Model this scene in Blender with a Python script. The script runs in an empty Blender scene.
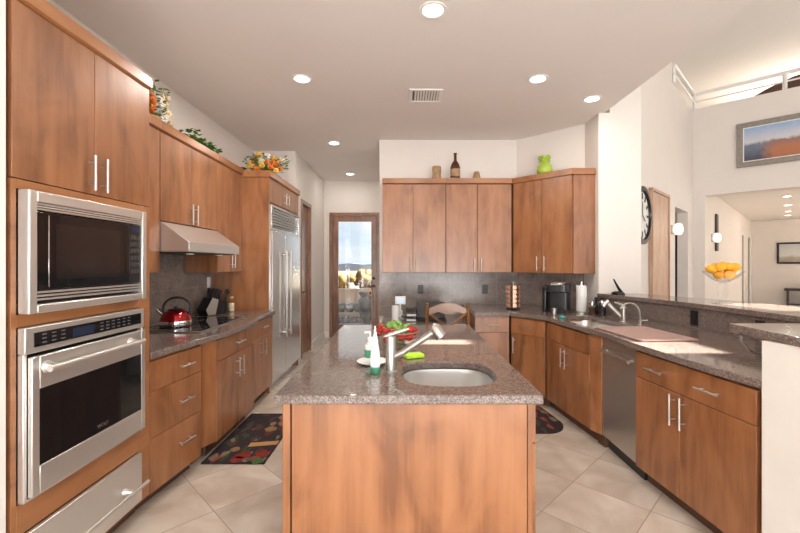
import bpy, bmesh, math, random
from mathutils import Vector, Matrix, noise as mnoise
random.seed(7)
PI = math.pi
S = bpy.context.scene
COL = S.collection

# ------------------------------------------------------------------ camera
cam_d = bpy.data.cameras.new('camera'); cam = bpy.data.objects.new('camera', cam_d); COL.objects.link(cam)
cam.location = (0, 0, 1.44); cam.rotation_euler = (PI/2, 0, 0)
cam_d.sensor_width = 36; cam_d.lens = 405*36/800; cam_d.shift_x = -0.005; cam_d.shift_y = -0.00375
cam_d.clip_start = 0.05; cam_d.clip_end = 500
S.camera = cam

# ------------------------------------------------------------------ world, sun, daylight, exposure
S.view_settings.view_transform = 'Standard'; S.view_settings.look = 'None'
S.view_settings.gamma = 1; S.view_settings.use_curve_mapping = False
S.view_settings.exposure = 0.02
W = bpy.data.worlds.new('sky'); S.world = W; W.use_nodes = True
wn = W.node_tree.nodes; wl = W.node_tree.links; wn.clear()
wo = wn.new('ShaderNodeOutputWorld'); wb = wn.new('ShaderNodeBackground'); wb.inputs[1].default_value = 1.15
wt = wn.new('ShaderNodeTexCoord'); wsep = wn.new('ShaderNodeSeparateXYZ')
wr = wn.new('ShaderNodeValToRGB')
wr.color_ramp.elements[0].position = 0.0; wr.color_ramp.elements[0].color = (0.72, 0.82, 0.92, 1)
wr.color_ramp.elements[1].position = 0.5; wr.color_ramp.elements[1].color = (0.34, 0.55, 0.86, 1)
wmap = wn.new('ShaderNodeMapping'); wmap.inputs['Scale'].default_value = (1.5, 1.5, 7)
wnz = wn.new('ShaderNodeTexNoise'); wnz.inputs['Scale'].default_value = 2.2; wnz.inputs['Detail'].default_value = 6
wr2 = wn.new('ShaderNodeValToRGB')
wr2.color_ramp.elements[0].position = 0.40; wr2.color_ramp.elements[1].position = 0.62
wmix = wn.new('ShaderNodeMix'); wmix.data_type = 'RGBA'; wmix.inputs[7].default_value = (1.0, 0.98, 0.96, 1)
wl.new(wt.outputs['Generated'], wsep.inputs[0]); wl.new(wsep.outputs[2], wr.inputs[0])
wl.new(wt.outputs['Generated'], wmap.inputs[0]); wl.new(wmap.outputs[0], wnz.inputs[0]); wl.new(wnz.outputs[0], wr2.inputs[0])
wl.new(wr2.outputs[0], wmix.inputs[0]); wl.new(wr.outputs[0], wmix.inputs[6])
wl.new(wmix.outputs[2], wb.inputs[0]); wl.new(wb.outputs[0], wo.inputs[0])

def lamp(name, kind, loc, rot, power, color=(1, 1, 1), **kw):
    d = bpy.data.lights.new(name, kind); d.energy = power; d.color = color
    for k, v in kw.items(): setattr(d, k, v)
    o = bpy.data.objects.new(name, d); COL.objects.link(o); o.location = loc; o.rotation_euler = rot
    return o
# the sun stands to the right at 45 degrees and enters through holes added in the great room ceiling
lamp('sun', 'SUN', (20, 0, 20), (0, math.radians(45), 0), 40.0, (1.0, 0.95, 0.86), angle=0.009)
# daylight of the big rear windows behind the camera and of the loft, plus added fill lamps
lamp('rear_window_daylight', 'AREA', (0.2, -3.6, 1.75), (PI/2, 0, 0), 75, (0.99, 0.98, 1.0), shape='RECTANGLE', size=4.6, size_y=2.3)
lamp('ceiling_uplight_fill', 'AREA', (0.2, -3.4, .7), (math.radians(128), 0, 0), 285, (1.0, 0.97, 0.94), shape='RECTANGLE', size=4.6, size_y=1.2)  # added uplight for the ceiling, standing in for sun bounced off the ground
lamp('great_room_rear_daylight', 'AREA', (5.6, -3.6, 2.6), (PI/2, 0, 0), 60, (1.0, 0.98, 0.95), shape='RECTANGLE', size=5.0, size_y=4.0)
lamp('great_room_side_fill', 'AREA', (8.8, 0.2, 2.4), (0, PI/2, 0), 95, (1.0, 0.98, 0.95), shape='RECTANGLE', size=3.8, size_y=5.5)  # added fill lamp in front of the windowless right wall
lamp('loft_daylight', 'AREA', (9.6, 8.2, 4.75), (PI/2, 0, math.radians(135)), 120, (1.0, 0.95, 0.85), shape='RECTANGLE', size=4, size_y=.9)
lamp('far_room_area_lamp', 'AREA', (10.2, 9.2, 2.7), (0, 0, 0), 20, (1.0, 0.96, 0.92), shape='RECTANGLE', size=3, size_y=3)  # area lamp just under the far room ceiling, facing down

# ------------------------------------------------------------------ materials
def newmat(name):
    m = bpy.data.materials.new(name); m.use_nodes = True
    return m, m.node_tree.nodes, m.node_tree.links, m.node_tree.nodes['Principled BSDF']
def plain(name, col, rough=0.5, metal=0.0, var=0.06, scale=8, spec=0.5, bump=0, coat=0, emis=None, estr=0, trans=0, ior=1.45, alpha=1):
    m, n, l, b = newmat(name)
    tc = n.new('ShaderNodeTexCoord'); nz = n.new('ShaderNodeTexNoise'); nz.inputs['Scale'].default_value = scale; nz.inputs['Detail'].default_value = 3
    rp = n.new('ShaderNodeValToRGB')
    rp.color_ramp.elements[0].position = .3; rp.color_ramp.elements[1].position = .7
    rp.color_ramp.elements[0].color = tuple(c*(1-var) for c in col)+(1,)
    rp.color_ramp.elements[1].color = tuple(min(1, c*(1+var)) for c in col)+(1,)
    l.new(tc.outputs['Object'], nz.inputs[0]); l.new(nz.outputs[0], rp.inputs[0]); l.new(rp.outputs[0], b.inputs['Base Color'])
    b.inputs['Roughness'].default_value = rough; b.inputs['Metallic'].default_value = metal
    b.inputs['Specular IOR Level'].default_value = spec; b.inputs['Coat Weight'].default_value = coat
    b.inputs['Transmission Weight'].default_value = trans; b.inputs['IOR'].default_value = ior
    if bump:
        bp = n.new('ShaderNodeBump'); bp.inputs['Strength'].default_value = bump; l.new(nz.outputs[0], bp.inputs['Height']); l.new(bp.outputs[0], b.inputs['Normal'])
    if emis: b.inputs['Emission Color'].default_value = emis+(1,); b.inputs['Emission Strength'].default_value = estr
    return m
def wood(name, c_dark, c_mid, c_light, rough=0.33, horiz=False):
    m, n, l, b = newmat(name)
    tc = n.new('ShaderNodeTexCoord'); oi = n.new('ShaderNodeObjectInfo')
    ad = n.new('ShaderNodeVectorMath'); ad.operation = 'ADD'
    mul = n.new('ShaderNodeMath'); mul.operation = 'MULTIPLY'; mul.inputs[1].default_value = 37.0
    l.new(oi.outputs['Random'], mul.inputs[0]); l.new(mul.outputs[0], ad.inputs[1]); l.new(tc.outputs['Object'], ad.inputs[0])
    def nz(sc, scale, det, dist=0):
        mp = n.new('ShaderNodeMapping'); mp.inputs['Scale'].default_value = sc
        l.new(ad.outputs[0], mp.inputs[0])
        t = n.new('ShaderNodeTexNoise'); t.inputs['Scale'].default_value = scale; t.inputs['Detail'].default_value = det; t.inputs['Distortion'].default_value = dist
        l.new(mp.outputs[0], t.inputs[0]); return t
    long_ = (.12, 1, 1) if horiz else (1, 1, .12)
    l2 = (.5, 1, 1) if horiz else (1, 1, .5)
    a = nz(long_, 13, 3, .3); c = nz(l2, 4.2, 5, 1.2); f = nz((.03, 1, 1) if horiz else (1, 1, .03), 90, 2)
    mx = n.new('ShaderNodeMath'); mx.operation = 'MULTIPLY_ADD'; mx.inputs[1].default_value = .45
    l.new(a.outputs[0], mx.inputs[0])
    m2 = n.new('ShaderNodeMath'); m2.operation = 'MULTIPLY_ADD'; m2.inputs[1].default_value = .5
    m3 = n.new('ShaderNodeMath'); m3.operation = 'MULTIPLY'; m3.inputs[1].default_value = .12
    l.new(f.outputs[0], m3.inputs[0]); l.new(c.outputs[0], m2.inputs[0]); l.new(m3.outputs[0], m2.inputs[2]); l.new(m2.outputs[0], mx.inputs[2])
    rp = n.new('ShaderNodeValToRGB'); e = rp.color_ramp.elements
    e[0].position = .40; e[0].color = c_dark+(1,); e[1].position = .68; e[1].color = c_light+(1,)
    k = e.new(.53); k.color = c_mid+(1,)
    l.new(mx.outputs[0], rp.inputs[0]); l.new(rp.outputs[0], b.inputs['Base Color'])
    b.inputs['Roughness'].default_value = rough; b.inputs['Specular IOR Level'].default_value = .5
    b.inputs['Coat Weight'].default_value = .35; b.inputs['Coat Roughness'].default_value = .22
    return m
M = {}
M['wood'] = wood('stained_maple', (.19, .073, .028), (.30, .120, .047), (.375, .162, .068))
M['wood_h'] = wood('stained_maple_rail', (.24, .092, .033), (.335, .136, .050), (.405, .176, .070), horiz=True)
M['door_wood'] = wood('dark_door_wood', (.17, .075, .042), (.26, .12, .068), (.34, .17, .10))
M['pale_wood'] = wood('pale_door_wood', (.42, .24, .15), (.52, .32, .21), (.6, .4, .28))
M['chair_wood'] = wood('chair_wood', (.12, .048, .016), (.20, .085, .028), (.28, .13, .045))
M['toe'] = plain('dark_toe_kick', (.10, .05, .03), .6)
M['wall'] = plain('warm_white_paint', (.78, .725, .675), .65, var=.015, scale=3)
M['ceil'] = plain('ceiling_paint', (.82, .775, .74), .8, var=.012, scale=2)
M['white'] = plain('white_paint', (.85, .83, .79), .4, var=.02)
M['pony'] = plain('half_wall_paint', (.70, .66, .615), .35, var=.02)
M['trimw'] = plain('white_trim', (.86, .84, .80), .4, var=.01)
M['black'] = plain('black_plastic', (.012, .012, .014), .3, var=.1)
M['blackgloss'] = plain('black_glass', (.008, .008, .009), .04, var=.05, spec=.6)
M['rubber'] = plain('black_rubber', (.02, .02, .02), .6)
M['chrome'] = plain('polished_chrome', (.8, .8, .8), .1, 1.0, var=.02)
M['nickel'] = plain('brushed_nickel', (.47, .45, .42), .36, 1.0, var=.03)
M['handle'] = plain('satin_nickel_pull', (.62, .61, .59), .35, 1.0, var=.02)
M['whitepl'] = plain('white_plastic', (.85, .85, .83), .35, var=.02)
M['paper'] = plain('paper_white', (.86, .85, .83), .8, var=.03, bump=.1, scale=60)
M['red'] = plain('red_enamel', (.34, .008, .012), .1, .75, var=.1, coat=.6)
M['tomato'] = plain('tomato_red', (.42, .02, .012), .25, var=.2, scale=20)
M['lettuce'] = plain('lettuce_green', (.22, .38, .09), .5, var=.65, scale=45)
M['lemon'] = plain('orange_yellow_peel', (.90, .42, .02), .4, var=.15, scale=25, bump=.15)
M['sponge'] = plain('lime_sponge', (.50, .80, .06), .85, var=.12, scale=80, bump=.3)
M['greenplastic'] = plain('green_plastic', (.06, .28, .16), .3)
M['vase'] = plain('lime_glaze', (.36, .50, .06), .25, var=.12, coat=.5)
M['bottle'] = plain('brown_bottle_glass', (.09, .035, .015), .2, var=.4, scale=14)
M['pot'] = plain('stoneware', (.36, .22, .12), .6, var=.35, scale=18)
M['mat'] = plain('dusty_rose_board', (.42, .27, .235), .55, var=.06, scale=40)
M['tan'] = plain('tan_weave', (.50, .28, .10), .6)
M['leaf'] = plain('leaf_green', (.06, .20, .03), .55, var=.5, scale=25)
M['fl_orange'] = plain('orange_petal', (.78, .20, .03), .6, var=.3, scale=30)
M['fl_cream'] = plain('cream_petal', (.75, .62, .42), .6, var=.25, scale=30)
M['fl_white'] = plain('white_petal', (.8, .78, .72), .6, var=.15, scale=30)
M['fl_yellow'] = plain('yellow_petal', (.75, .45, .08), .6, var=.3, scale=30)
M['stucco'] = plain('tan_stucco', (.62, .46, .34), .9, var=.06, bump=.2, scale=30)
M['rock'] = plain('grey_rock', (.33, .30, .27), .9, var=.5, scale=9, bump=.8)
M['desert'] = plain('desert_ground', (.16, .13, .095), .95, var=.2, scale=3)
M['bush'] = plain('autumn_foliage', (.20, .125, .04), .9, var=.5, scale=4, bump=.5)
M['bushg'] = plain('sage_foliage', (.12, .14, .06), .9, var=.4, scale=4, bump=.5)
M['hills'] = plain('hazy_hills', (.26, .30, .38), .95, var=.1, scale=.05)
M['urn'] = plain('weathered_urn', (.14, .12, .11), .7, var=.3)
M['darkfurn'] = plain('dark_furniture', (.035, .03, .03), .4, var=.2)
M['brown'] = plain('brown_leather', (.13, .06, .04), .5, var=.2)
M['sweet'] = plain('grey_frame', (.28, .25, .22), .5, var=.15, scale=20)
M['copper'] = plain('copper_foil', (.72, .42, .28), .35, .6, var=.2, scale=60)
M['lampglow'] = plain('lit_lamp', (1, 1, 1), .5, emis=(1.0, .93, .82), estr=9)
M['sconce_glow'] = plain('lit_sconce_glass', (1, .95, .85), .3, emis=(1.0, .84, .62), estr=1.6)
M['screen'] = plain('lit_display', (.5, .6, .7), .3, emis=(.55, .68, .8), estr=.5)
M['blue_display'] = plain('oven_display', (.008, .015, .035), .4, emis=(.03, .06, .12), estr=.12)
def steel(name, col, rough, sc, met=.85):
    m, n, l, b = newmat(name)
    tc = n.new('ShaderNodeTexCoord'); mp = n.new('ShaderNodeMapping'); mp.inputs['Scale'].default_value = sc
    nz = n.new('ShaderNodeTexNoise'); nz.inputs['Scale'].default_value = 500; nz.inputs['Detail'].default_value = 2
    l.new(tc.outputs['Object'], mp.inputs[0]); l.new(mp.outputs[0], nz.inputs[0])
    mr = n.new('ShaderNodeMapRange'); mr.inputs[3].default_value = rough-.02; mr.inputs[4].default_value = rough+.03
    l.new(nz.outputs[0], mr.inputs[0]); l.new(mr.outputs[0], b.inputs['Roughness'])
    b.inputs['Base Color'].default_value = col+(1,); b.inputs['Metallic'].default_value = met
    return m
M['steel'] = steel('brushed_steel', (.72, .70, .67), .30, (.03, 1, 1), .78)
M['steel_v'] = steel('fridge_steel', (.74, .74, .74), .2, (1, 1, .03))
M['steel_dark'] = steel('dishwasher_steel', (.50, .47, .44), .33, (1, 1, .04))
M['basin'] = plain('basin_steel', (.70, .69, .67), .3, .95, var=.03, scale=3)
def glass(name, col=(1, 1, 1), rough=0.0):
    m, n, l, b = newmat(name); n.remove(b)
    out = n['Material Output']; g = n.new('ShaderNodeBsdfGlossy'); g.inputs['Roughness'].default_value = .02
    t = n.new('ShaderNodeBsdfTransparent'); t.inputs[0].default_value = col+(1,)
    lw = n.new('ShaderNodeLayerWeight'); lw.inputs[0].default_value = .5
    pw = n.new('ShaderNodeMath'); pw.operation = 'POWER'; pw.inputs[1].default_value = 4; l.new(lw.outputs['Facing'], pw.inputs[0])
    fr = n.new('ShaderNodeMath'); fr.operation = 'MULTIPLY_ADD'; fr.inputs[1].default_value = .6; fr.inputs[2].default_value = .045; l.new(pw.outputs[0], fr.inputs[0])
    mx = n.new('ShaderNodeMixShader'); l.new(fr.outputs[0], mx.inputs[0]); l.new(t.outputs[0], mx.inputs[1]); l.new(g.outputs[0], mx.inputs[2]); l.new(mx.outputs[0], out.inputs[0])
    return m
M['glass'] = glass('window_glass', (.96, .98, .98)); M['clear'] = glass('clear_glass', (.985, .99, .99)); 
def granite():
    m, n, l, b = newmat('brown_granite')
    tc = n.new('ShaderNodeTexCoord')
    v = n.new('ShaderNodeTexVoronoi'); v.inputs['Scale'].default_value = 260
    v2 = n.new('ShaderNodeTexVoronoi'); v2.inputs['Scale'].default_value = 130
    nz = n.new('ShaderNodeTexNoise'); nz.inputs['Scale'].default_value = 5; nz.inputs['Detail'].default_value = 5
    for t in (v, v2, nz): l.new(tc.outputs['Object'], t.inputs['Vector'])
    r = n.new('ShaderNodeValToRGB'); e = r.color_ramp.elements
    e[0].position = .1; e[0].color = (.075, .055, .048, 1); e[1].position = .9; e[1].color = (.30, .245, .215, 1)
    k = e.new(.5); k.color = (.165, .125, .11, 1)
    s1 = n.new('ShaderNodeSeparateColor'); l.new(v.outputs['Color'], s1.inputs[0])
    s2 = n.new('ShaderNodeSeparateColor'); l.new(v2.outputs['Color'], s2.inputs[0])
    a = n.new('ShaderNodeMath'); a.operation = 'MULTIPLY_ADD'; a.inputs[1].default_value = .5; l.new(s1.outputs[0], a.inputs[0])
    c = n.new('ShaderNodeMath'); c.operation = 'MULTIPLY_ADD'; c.inputs[1].default_value = .35; l.new(s2.outputs[0], c.inputs[0])
    d = n.new('ShaderNodeMath'); d.operation = 'MULTIPLY'; d.inputs[1].default_value = .2; l.new(nz.outputs[0], d.inputs[0])
    l.new(d.outputs[0], c.inputs[2]); l.new(c.outputs[0], a.inputs[2]); l.new(a.outputs[0], r.inputs[0]); l.new(r.outputs[0], b.inputs['Base Color'])
    b.inputs['Roughness'].default_value = .09; b.inputs['Specular IOR Level'].default_value = .6
    return m
M['granite'] = granite()
def tile():
    m, n, l, b = newmat('travertine_tile')
    tc = n.new('ShaderNodeTexCoord'); sp = n.new('ShaderNodeSeparateXYZ'); l.new(tc.outputs['Object'], sp.inputs[0])
    def mth(op, a, b_=None, c=None):
        t = n.new('ShaderNodeMath'); t.operation = op
        for i, x in enumerate((a, b_, c)):
            if x is None: continue
            if isinstance(x, (int, float)): t.inputs[i].default_value = x
            else: l.new(x, t.inputs[i])
        return t.outputs[0]
    P = .635
    u = mth('DIVIDE', mth('ADD', mth('SUBTRACT', sp.outputs[0], sp.outputs[1]), 1.555+P*20), P)
    w = mth('DIVIDE', mth('ADD', mth('ADD', sp.outputs[0], sp.outputs[1]), -1.25+P*20), P)
    def edge(x):
        f = mth('FRACT', x); return mth('MINIMUM', f, mth('SUBTRACT', 1.0, f))
    ed = mth('MINIMUM', edge(u), edge(w))
    g = mth('LESS_THAN', ed, .0065)
    cell = n.new('ShaderNodeCombineXYZ'); l.new(mth('FLOOR', u), cell.inputs[0]); l.new(mth('FLOOR', w), cell.inputs[1])
    wnz = n.new('ShaderNodeTexWhiteNoise'); l.new(cell.outputs[0], wnz.inputs[0])
    mul = n.new('ShaderNodeVectorMath'); mul.operation = 'MULTIPLY_ADD'; mul.inputs[1].default_value = (9, 9, 9)
    l.new(wnz.outputs['Color'], mul.inputs[0]); l.new(tc.outputs['Object'], mul.inputs[2])
    nz = n.new('ShaderNodeTexNoise'); nz.inputs['Scale'].default_value = 3.2; nz.inputs['Detail'].default_value = 7; nz.inputs['Distortion'].default_value = .7
    l.new(mul.outputs[0], nz.inputs[0])
    r = n.new('ShaderNodeValToRGB'); e = r.color_ramp.elements
    e[0].position = .33; e[0].color = (.49, .40, .32, 1); e[1].position = .68; e[1].color = (.69, .615, .535, 1)
    l.new(nz.outputs[0], r.inputs[0])
    hs = n.new('ShaderNodeHueSaturation'); l.new(r.outputs[0], hs.inputs['Color'])
    l.new(mth('ADD', mth('MULTIPLY', wnz.outputs['Value'], .16), .92), hs.inputs['Value'])
    mx = n.new('ShaderNodeMix'); mx.data_type = 'RGBA'; l.new(g, mx.inputs[0]); l.new(hs.outputs[0], mx.inputs[6]); mx.inputs[7].default_value = (.36, .29, .23, 1)
    l.new(mx.outputs[2], b.inputs['Base Color']); b.inputs['Roughness'].default_value = .3
    bp = n.new('ShaderNodeBump'); bp.inputs['Strength'].default_value = .25; bp.inputs['Distance'].default_value = .004
    l.new(mth('SUBTRACT', 1.0, g), bp.inputs['Height']); l.new(bp.outputs[0], b.inputs['Normal'])
    return m
M['tile'] = tile()
def splash():
    m, n, l, b = newmat('polished_stone_tile')
    tc = n.new('ShaderNodeTexCoord')
    v = n.new('ShaderNodeTexVoronoi'); v.inputs['Scale'].default_value = 170; l.new(tc.outputs['Object'], v.inputs['Vector'])
    s = n.new('ShaderNodeSeparateColor'); l.new(v.outputs['Color'], s.inputs[0])
    nz = n.new('ShaderNodeTexNoise'); nz.inputs['Scale'].default_value = 7; nz.inputs['Detail'].default_value = 6; l.new(tc.outputs['Object'], nz.inputs[0])
    a = n.new('ShaderNodeMath'); a.operation = 'MULTIPLY_ADD'; a.inputs[1].default_value = .35; l.new(s.outputs[0], a.inputs[0])
    d = n.new('ShaderNodeMath'); d.operation = 'MULTIPLY'; d.inputs[1].default_value = .65; l.new(nz.outputs[0], d.inputs[0]); l.new(d.outputs[0], a.inputs[2])
    r = n.new('ShaderNodeValToRGB'); e = r.color_ramp.elements
    e[0].position = .25; e[0].color = (.12, .094, .08, 1); e[1].position = .75; e[1].color = (.36, .30, .265, 1)
    l.new(a.outputs[0], r.inputs[0])
    # square tiles joints on the object's own x and z
    sp = n.new('ShaderNodeSeparateXYZ'); l.new(tc.outputs['Object'], sp.inputs[0])
    outs = []
    for i, off in ((0, .02), (2, .08)):
        q = n.new('ShaderNodeMath'); q.operation = 'MULTIPLY_ADD'; q.inputs[1].default_value = 1/.305; q.inputs[2].default_value = 20+off; l.new(sp.outputs[i], q.inputs[0])
        f = n.new('ShaderNodeMath'); f.operation = 'FRACT'; l.new(q.outputs[0], f.inputs[0])
        g = n.new('ShaderNodeMath'); g.operation = 'LESS_THAN'; g.inputs[1].default_value = .012; l.new(f.outputs[0], g.inputs[0]); outs.append(g)
    mm = n.new('ShaderNodeMath'); mm.operation = 'MAXIMUM'; l.new(outs[0].outputs[0], mm.inputs[0]); l.new(outs[1].outputs[0], mm.inputs[1])
    mx = n.new('ShaderNodeMix'); mx.data_type = 'RGBA'; l.new(mm.outputs[0], mx.inputs[0]); l.new(r.outputs[0], mx.inputs[6]); mx.inputs[7].default_value = (.36, .32, .29, 1)
    l.new(mx.outputs[2], b.inputs['Base Color']); b.inputs['Roughness'].default_value = .2; b.inputs['Specular IOR Level'].default_value = .35
    return m
M['splash'] = splash()
def rugmat(name):
    m, n, l, b = newmat(name)
    tc = n.new('ShaderNodeTexCoord'); mp = n.new('ShaderNodeMapping'); mp.inputs['Rotation'].default_value = (0, 0, .6); mp.inputs['Scale'].default_value = (1, .45, 1)
    l.new(tc.outputs['Object'], mp.inputs[0])
    v = n.new('ShaderNodeTexVoronoi'); v.inputs['Scale'].default_value = 26; l.new(mp.outputs[0], v.inputs['Vector'])
    s = n.new('ShaderNodeSeparateColor'); l.new(v.outputs['Color'], s.inputs[0])
    r = n.new('ShaderNodeValToRGB'); r.color_ramp.interpolation = 'CONSTANT'; e = r.color_ramp.elements
    e[0].position = 0; e[0].color = (.022, .012, .014, 1); e[1].position = .62; e[1].color = (.09, .02, .015, 1)
    for p, c in ((.76, (.05, .035, .03, 1)), (.84, (.22, .15, .09, 1)), (.90, (.03, .05, .02, 1)), (.95, (.26, .05, .03, 1))):
        k = e.new(p); k.color = c
    l.new(s.outputs[0], r.inputs[0]); l.new(r.outputs[0], b.inputs['Base Color']); b.inputs['Roughness'].default_value = .9
    return m
M['rug'] = rugmat('printed_rug')
def canyon():
    m, n, l, b = newmat('canyon_painting')
    tc = n.new('ShaderNodeTexCoord'); nz = n.new('ShaderNodeTexNoise'); nz.inputs['Scale'].default_value = 9; nz.inputs['Detail'].default_value = 9; nz.inputs['Roughness'].default_value = .68
    l.new(tc.outputs['Object'], nz.inputs[0]); sp = n.new('ShaderNodeSeparateXYZ'); l.new(tc.outputs['Object'], sp.inputs[0])
    # height plus noise -> bands
    a = n.new('ShaderNodeMath'); a.operation = 'MULTIPLY_ADD'; a.inputs[1].default_value = .30; l.new(nz.outputs[0], a.inputs[0])
    z = n.new('ShaderNodeMath'); z.operation = 'MULTIPLY_ADD'; z.inputs[1].default_value = 1.35; z.inputs[2].default_value = 0; l.new(sp.outputs[2], z.inputs[0])
    l.new(z.outputs[0], a.inputs[2])
    r = n.new('ShaderNodeValToRGB'); e = r.color_ramp.elements
    e[0].position = .1; e[0].color = (.20, .07, .04, 1); e[1].position = 1.0; e[1].color = (.30, .44, .66, 1)
    for p, c in ((.3, (.42, .15, .07, 1)), (.5, (.45, .18, .09, 1)), (.66, (.28, .16, .15, 1)), (.73, (.62, .62, .66, 1))):
        k = e.new(p); k.color = c
    l.new(a.outputs[0], r.inputs[0])
    x = n.new('ShaderNodeMath'); x.operation = 'MULTIPLY_ADD'; x.inputs[1].default_value = .5; l.new(nz.outputs[0], x.inputs[0]); l.new(sp.outputs[0], x.inputs[2])
    r2 = n.new('ShaderNodeValToRGB'); r2.color_ramp.elements[0].position = .55; r2.color_ramp.elements[1].position = .72
    l.new(x.outputs[0], r2.inputs[0])
    r3 = n.new('ShaderNodeValToRGB'); f = r3.color_ramp.elements
    f[0].position = .3; f[0].color = (.06, .07, .10, 1); f[1].position = 1.0; f[1].color = (.30, .44, .66, 1)
    k = f.new(.62); k.color = (.16, .19, .27, 1); k = f.new(.70); k.color = (.6, .6, .64, 1)
    l.new(a.outputs[0], r3.inputs[0])
    mx = n.new('ShaderNodeMix'); mx.data_type = 'RGBA'; l.new(r2.outputs[0], mx.inputs[0]); l.new(r3.outputs[0], mx.inputs[6]); l.new(r.outputs[0], mx.inputs[7])
    l.new(mx.outputs[2], b.inputs['Base Color']); b.inputs['Roughness'].default_value = .4
    return m
M['canyon'] = canyon()
def seascape():
    m, n, l, b = newmat('pale_landscape_print')
    tc = n.new('ShaderNodeTexCoord'); nz = n.new('ShaderNodeTexNoise'); nz.inputs['Scale'].default_value = 4; nz.inputs['Detail'].default_value = 5
    l.new(tc.outputs['Object'], nz.inputs[0]); sp = n.new('ShaderNodeSeparateXYZ'); l.new(tc.outputs['Object'], sp.inputs[0])
    a = n.new('ShaderNodeMath'); a.operation = 'MULTIPLY_ADD'; a.inputs[1].default_value = .25; l.new(nz.outputs[0], a.inputs[0]); l.new(sp.outputs[2], a.inputs[2])
    r = n.new('ShaderNodeValToRGB'); e = r.color_ramp.elements
    e[0].position = .15; e[0].color = (.28, .26, .22, 1); e[1].position = .7; e[1].color = (.55, .57, .56, 1)
    k = e.new(.33); k.color = (.45, .40, .31, 1); k = e.new(.38); k.color = (.66, .66, .62, 1)
    l.new(a.outputs[0], r.inputs[0]); l.new(r.outputs[0], b.inputs['Base Color'])
    return m
M['seascape'] = seascape()

# ------------------------------------------------------------------ mesh builder
class MB:
    def __init__(s): s.v = []; s.f = []
    def add(s, vs, fs):
        o = len(s.v); s.v += [tuple(p) for p in vs]; s.f += [tuple(i+o for i in f) for f in fs]; return s
    def box(s, x0, x1, y0, y1, z0, z1):
        return s.add([(x0,y0,z0),(x1,y0,z0),(x1,y1,z0),(x0,y1,z0),(x0,y0,z1),(x1,y0,z1),(x1,y1,z1),(x0,y1,z1)],
                     [(0,3,2,1),(4,5,6,7),(0,1,5,4),(1,2,6,5),(2,3,7,6),(3,0,4,7)])
    def obox(s, c, sx, sy, sz, rot):
        R = rot if isinstance(rot, Matrix) else Matrix.Rotation(rot, 3, 'Z')
        vs = [Vector(c)+R@Vector((a*sx/2, b*sy/2, d*sz/2)) for d in (-1,1) for a, b in ((-1,-1),(1,-1),(1,1),(-1,1))]
        return s.add(vs, [(0,3,2,1),(4,5,6,7),(0,1,5,4),(1,2,6,5),(2,3,7,6),(3,0,4,7)])
    def rings(s, rs, closed_ends=True):
        n = len(rs[0]); vs = [p for r in rs for p in r]; fs = []
        for i in range(len(rs)-1):
            for j in range(n): k = (j+1) % n; fs.append((i*n+j, i*n+k, (i+1)*n+k, (i+1)*n+j))
        if closed_ends: fs.append(tuple(range(n))[::-1]); fs.append(tuple((len(rs)-1)*n+j for j in range(n)))
        return s.add(vs, fs)
    def lathe(s, prof, c=(0,0,0), n=24, closed=True, sc=(1,1), rotm=None):
        rs = []
        for r, z in prof:
            ring = []
            for j in range(n):
                a = 2*PI*j/n; p = Vector((max(r,1e-4)*math.cos(a)*sc[0], max(r,1e-4)*math.sin(a)*sc[1], z))
                if rotm: p = rotm@p
                ring.append(Vector(c)+p)
            rs.append(ring)
        return s.rings(rs, closed)
    def tube(s, pts, r, n=10):
        pts = [Vector(p) for p in pts]; rs = []
        rad = r if isinstance(r, (list, tuple)) else [r]*len(pts)
        t0 = (pts[1]-pts[0]).normalized(); up = Vector((0,0,1)) if abs(t0.z) < .9 else Vector((1,0,0))
        nrm = t0.cross(up).normalized()
        for i, p in enumerate(pts):
            t = (pts[min(i+1,len(pts)-1)]-pts[max(i-1,0)]).normalized()
            nrm = (nrm - t*nrm.dot(t)).normalized(); bi = t.cross(nrm)
            rs.append([p+(nrm*math.cos(2*PI*j/n)+bi*math.sin(2*PI*j/n))*rad[i] for j in range(n)])
        return s.rings(rs)
    def ball(s, c, r, sc=(1,1,1), seg=14, rg=8, jit=0):
        rs = []
        for i in range(rg+1):
            th = PI*i/rg; ring = []
            for j in range(seg):
                a = 2*PI*j/seg; rr = math.sin(th)
                d = Vector((max(rr,1e-3)*math.cos(a), max(rr,1e-3)*math.sin(a), -math.cos(th)))
                k = 1+(jit*mnoise.noise(d*1.7+Vector(c)*5) if jit else 0)
                ring.append(Vector(c)+Vector((d.x*sc[0], d.y*sc[1], d.z*sc[2]))*r*k)
            rs.append(ring)
        return s.rings(rs)
    def prism(s, poly, z0, z1):
        n = len(poly)
        return s.add([(x,y,z0) for x,y in poly]+[(x,y,z1) for x,y in poly],
                     [tuple(range(n))[::-1], tuple(range(n,2*n))]+[(i,(i+1)%n,n+(i+1)%n,n+i) for i in range(n)])
    def xprism(s, prof, x0, x1):
        n = len(prof)
        return s.add([(x0,y,z) for y,z in prof]+[(x1,y,z) for y,z in prof],
                     [tuple(range(n)), tuple(range(n,2*n))[::-1]]+[(i,n+i,n+(i+1)%n,(i+1)%n) for i in range(n)])
    def yprism(s, prof, y0, y1):
        n = len(prof)
        return s.add([(x,y0,z) for x,z in prof]+[(x,y1,z) for x,z in prof],
                     [tuple(range(n)), tuple(range(n,2*n))[::-1]]+[(i,n+i,n+(i+1)%n,(i+1)%n) for i in range(n)])
    def build(s, name, mat, parent=None, loc=(0,0,0), smooth=True, bevel=0, ang=35, rotz=0):
        me = bpy.data.meshes.new(name); me.from_pydata(s.v, [], s.f)
        bm = bmesh.new(); bm.from_mesh(me); bmesh.ops.recalc_face_normals(bm, faces=bm.faces); bm.to_mesh(me); bm.free()
        return finish(me, name, mat, parent, loc, smooth, bevel, ang, rotz)
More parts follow.
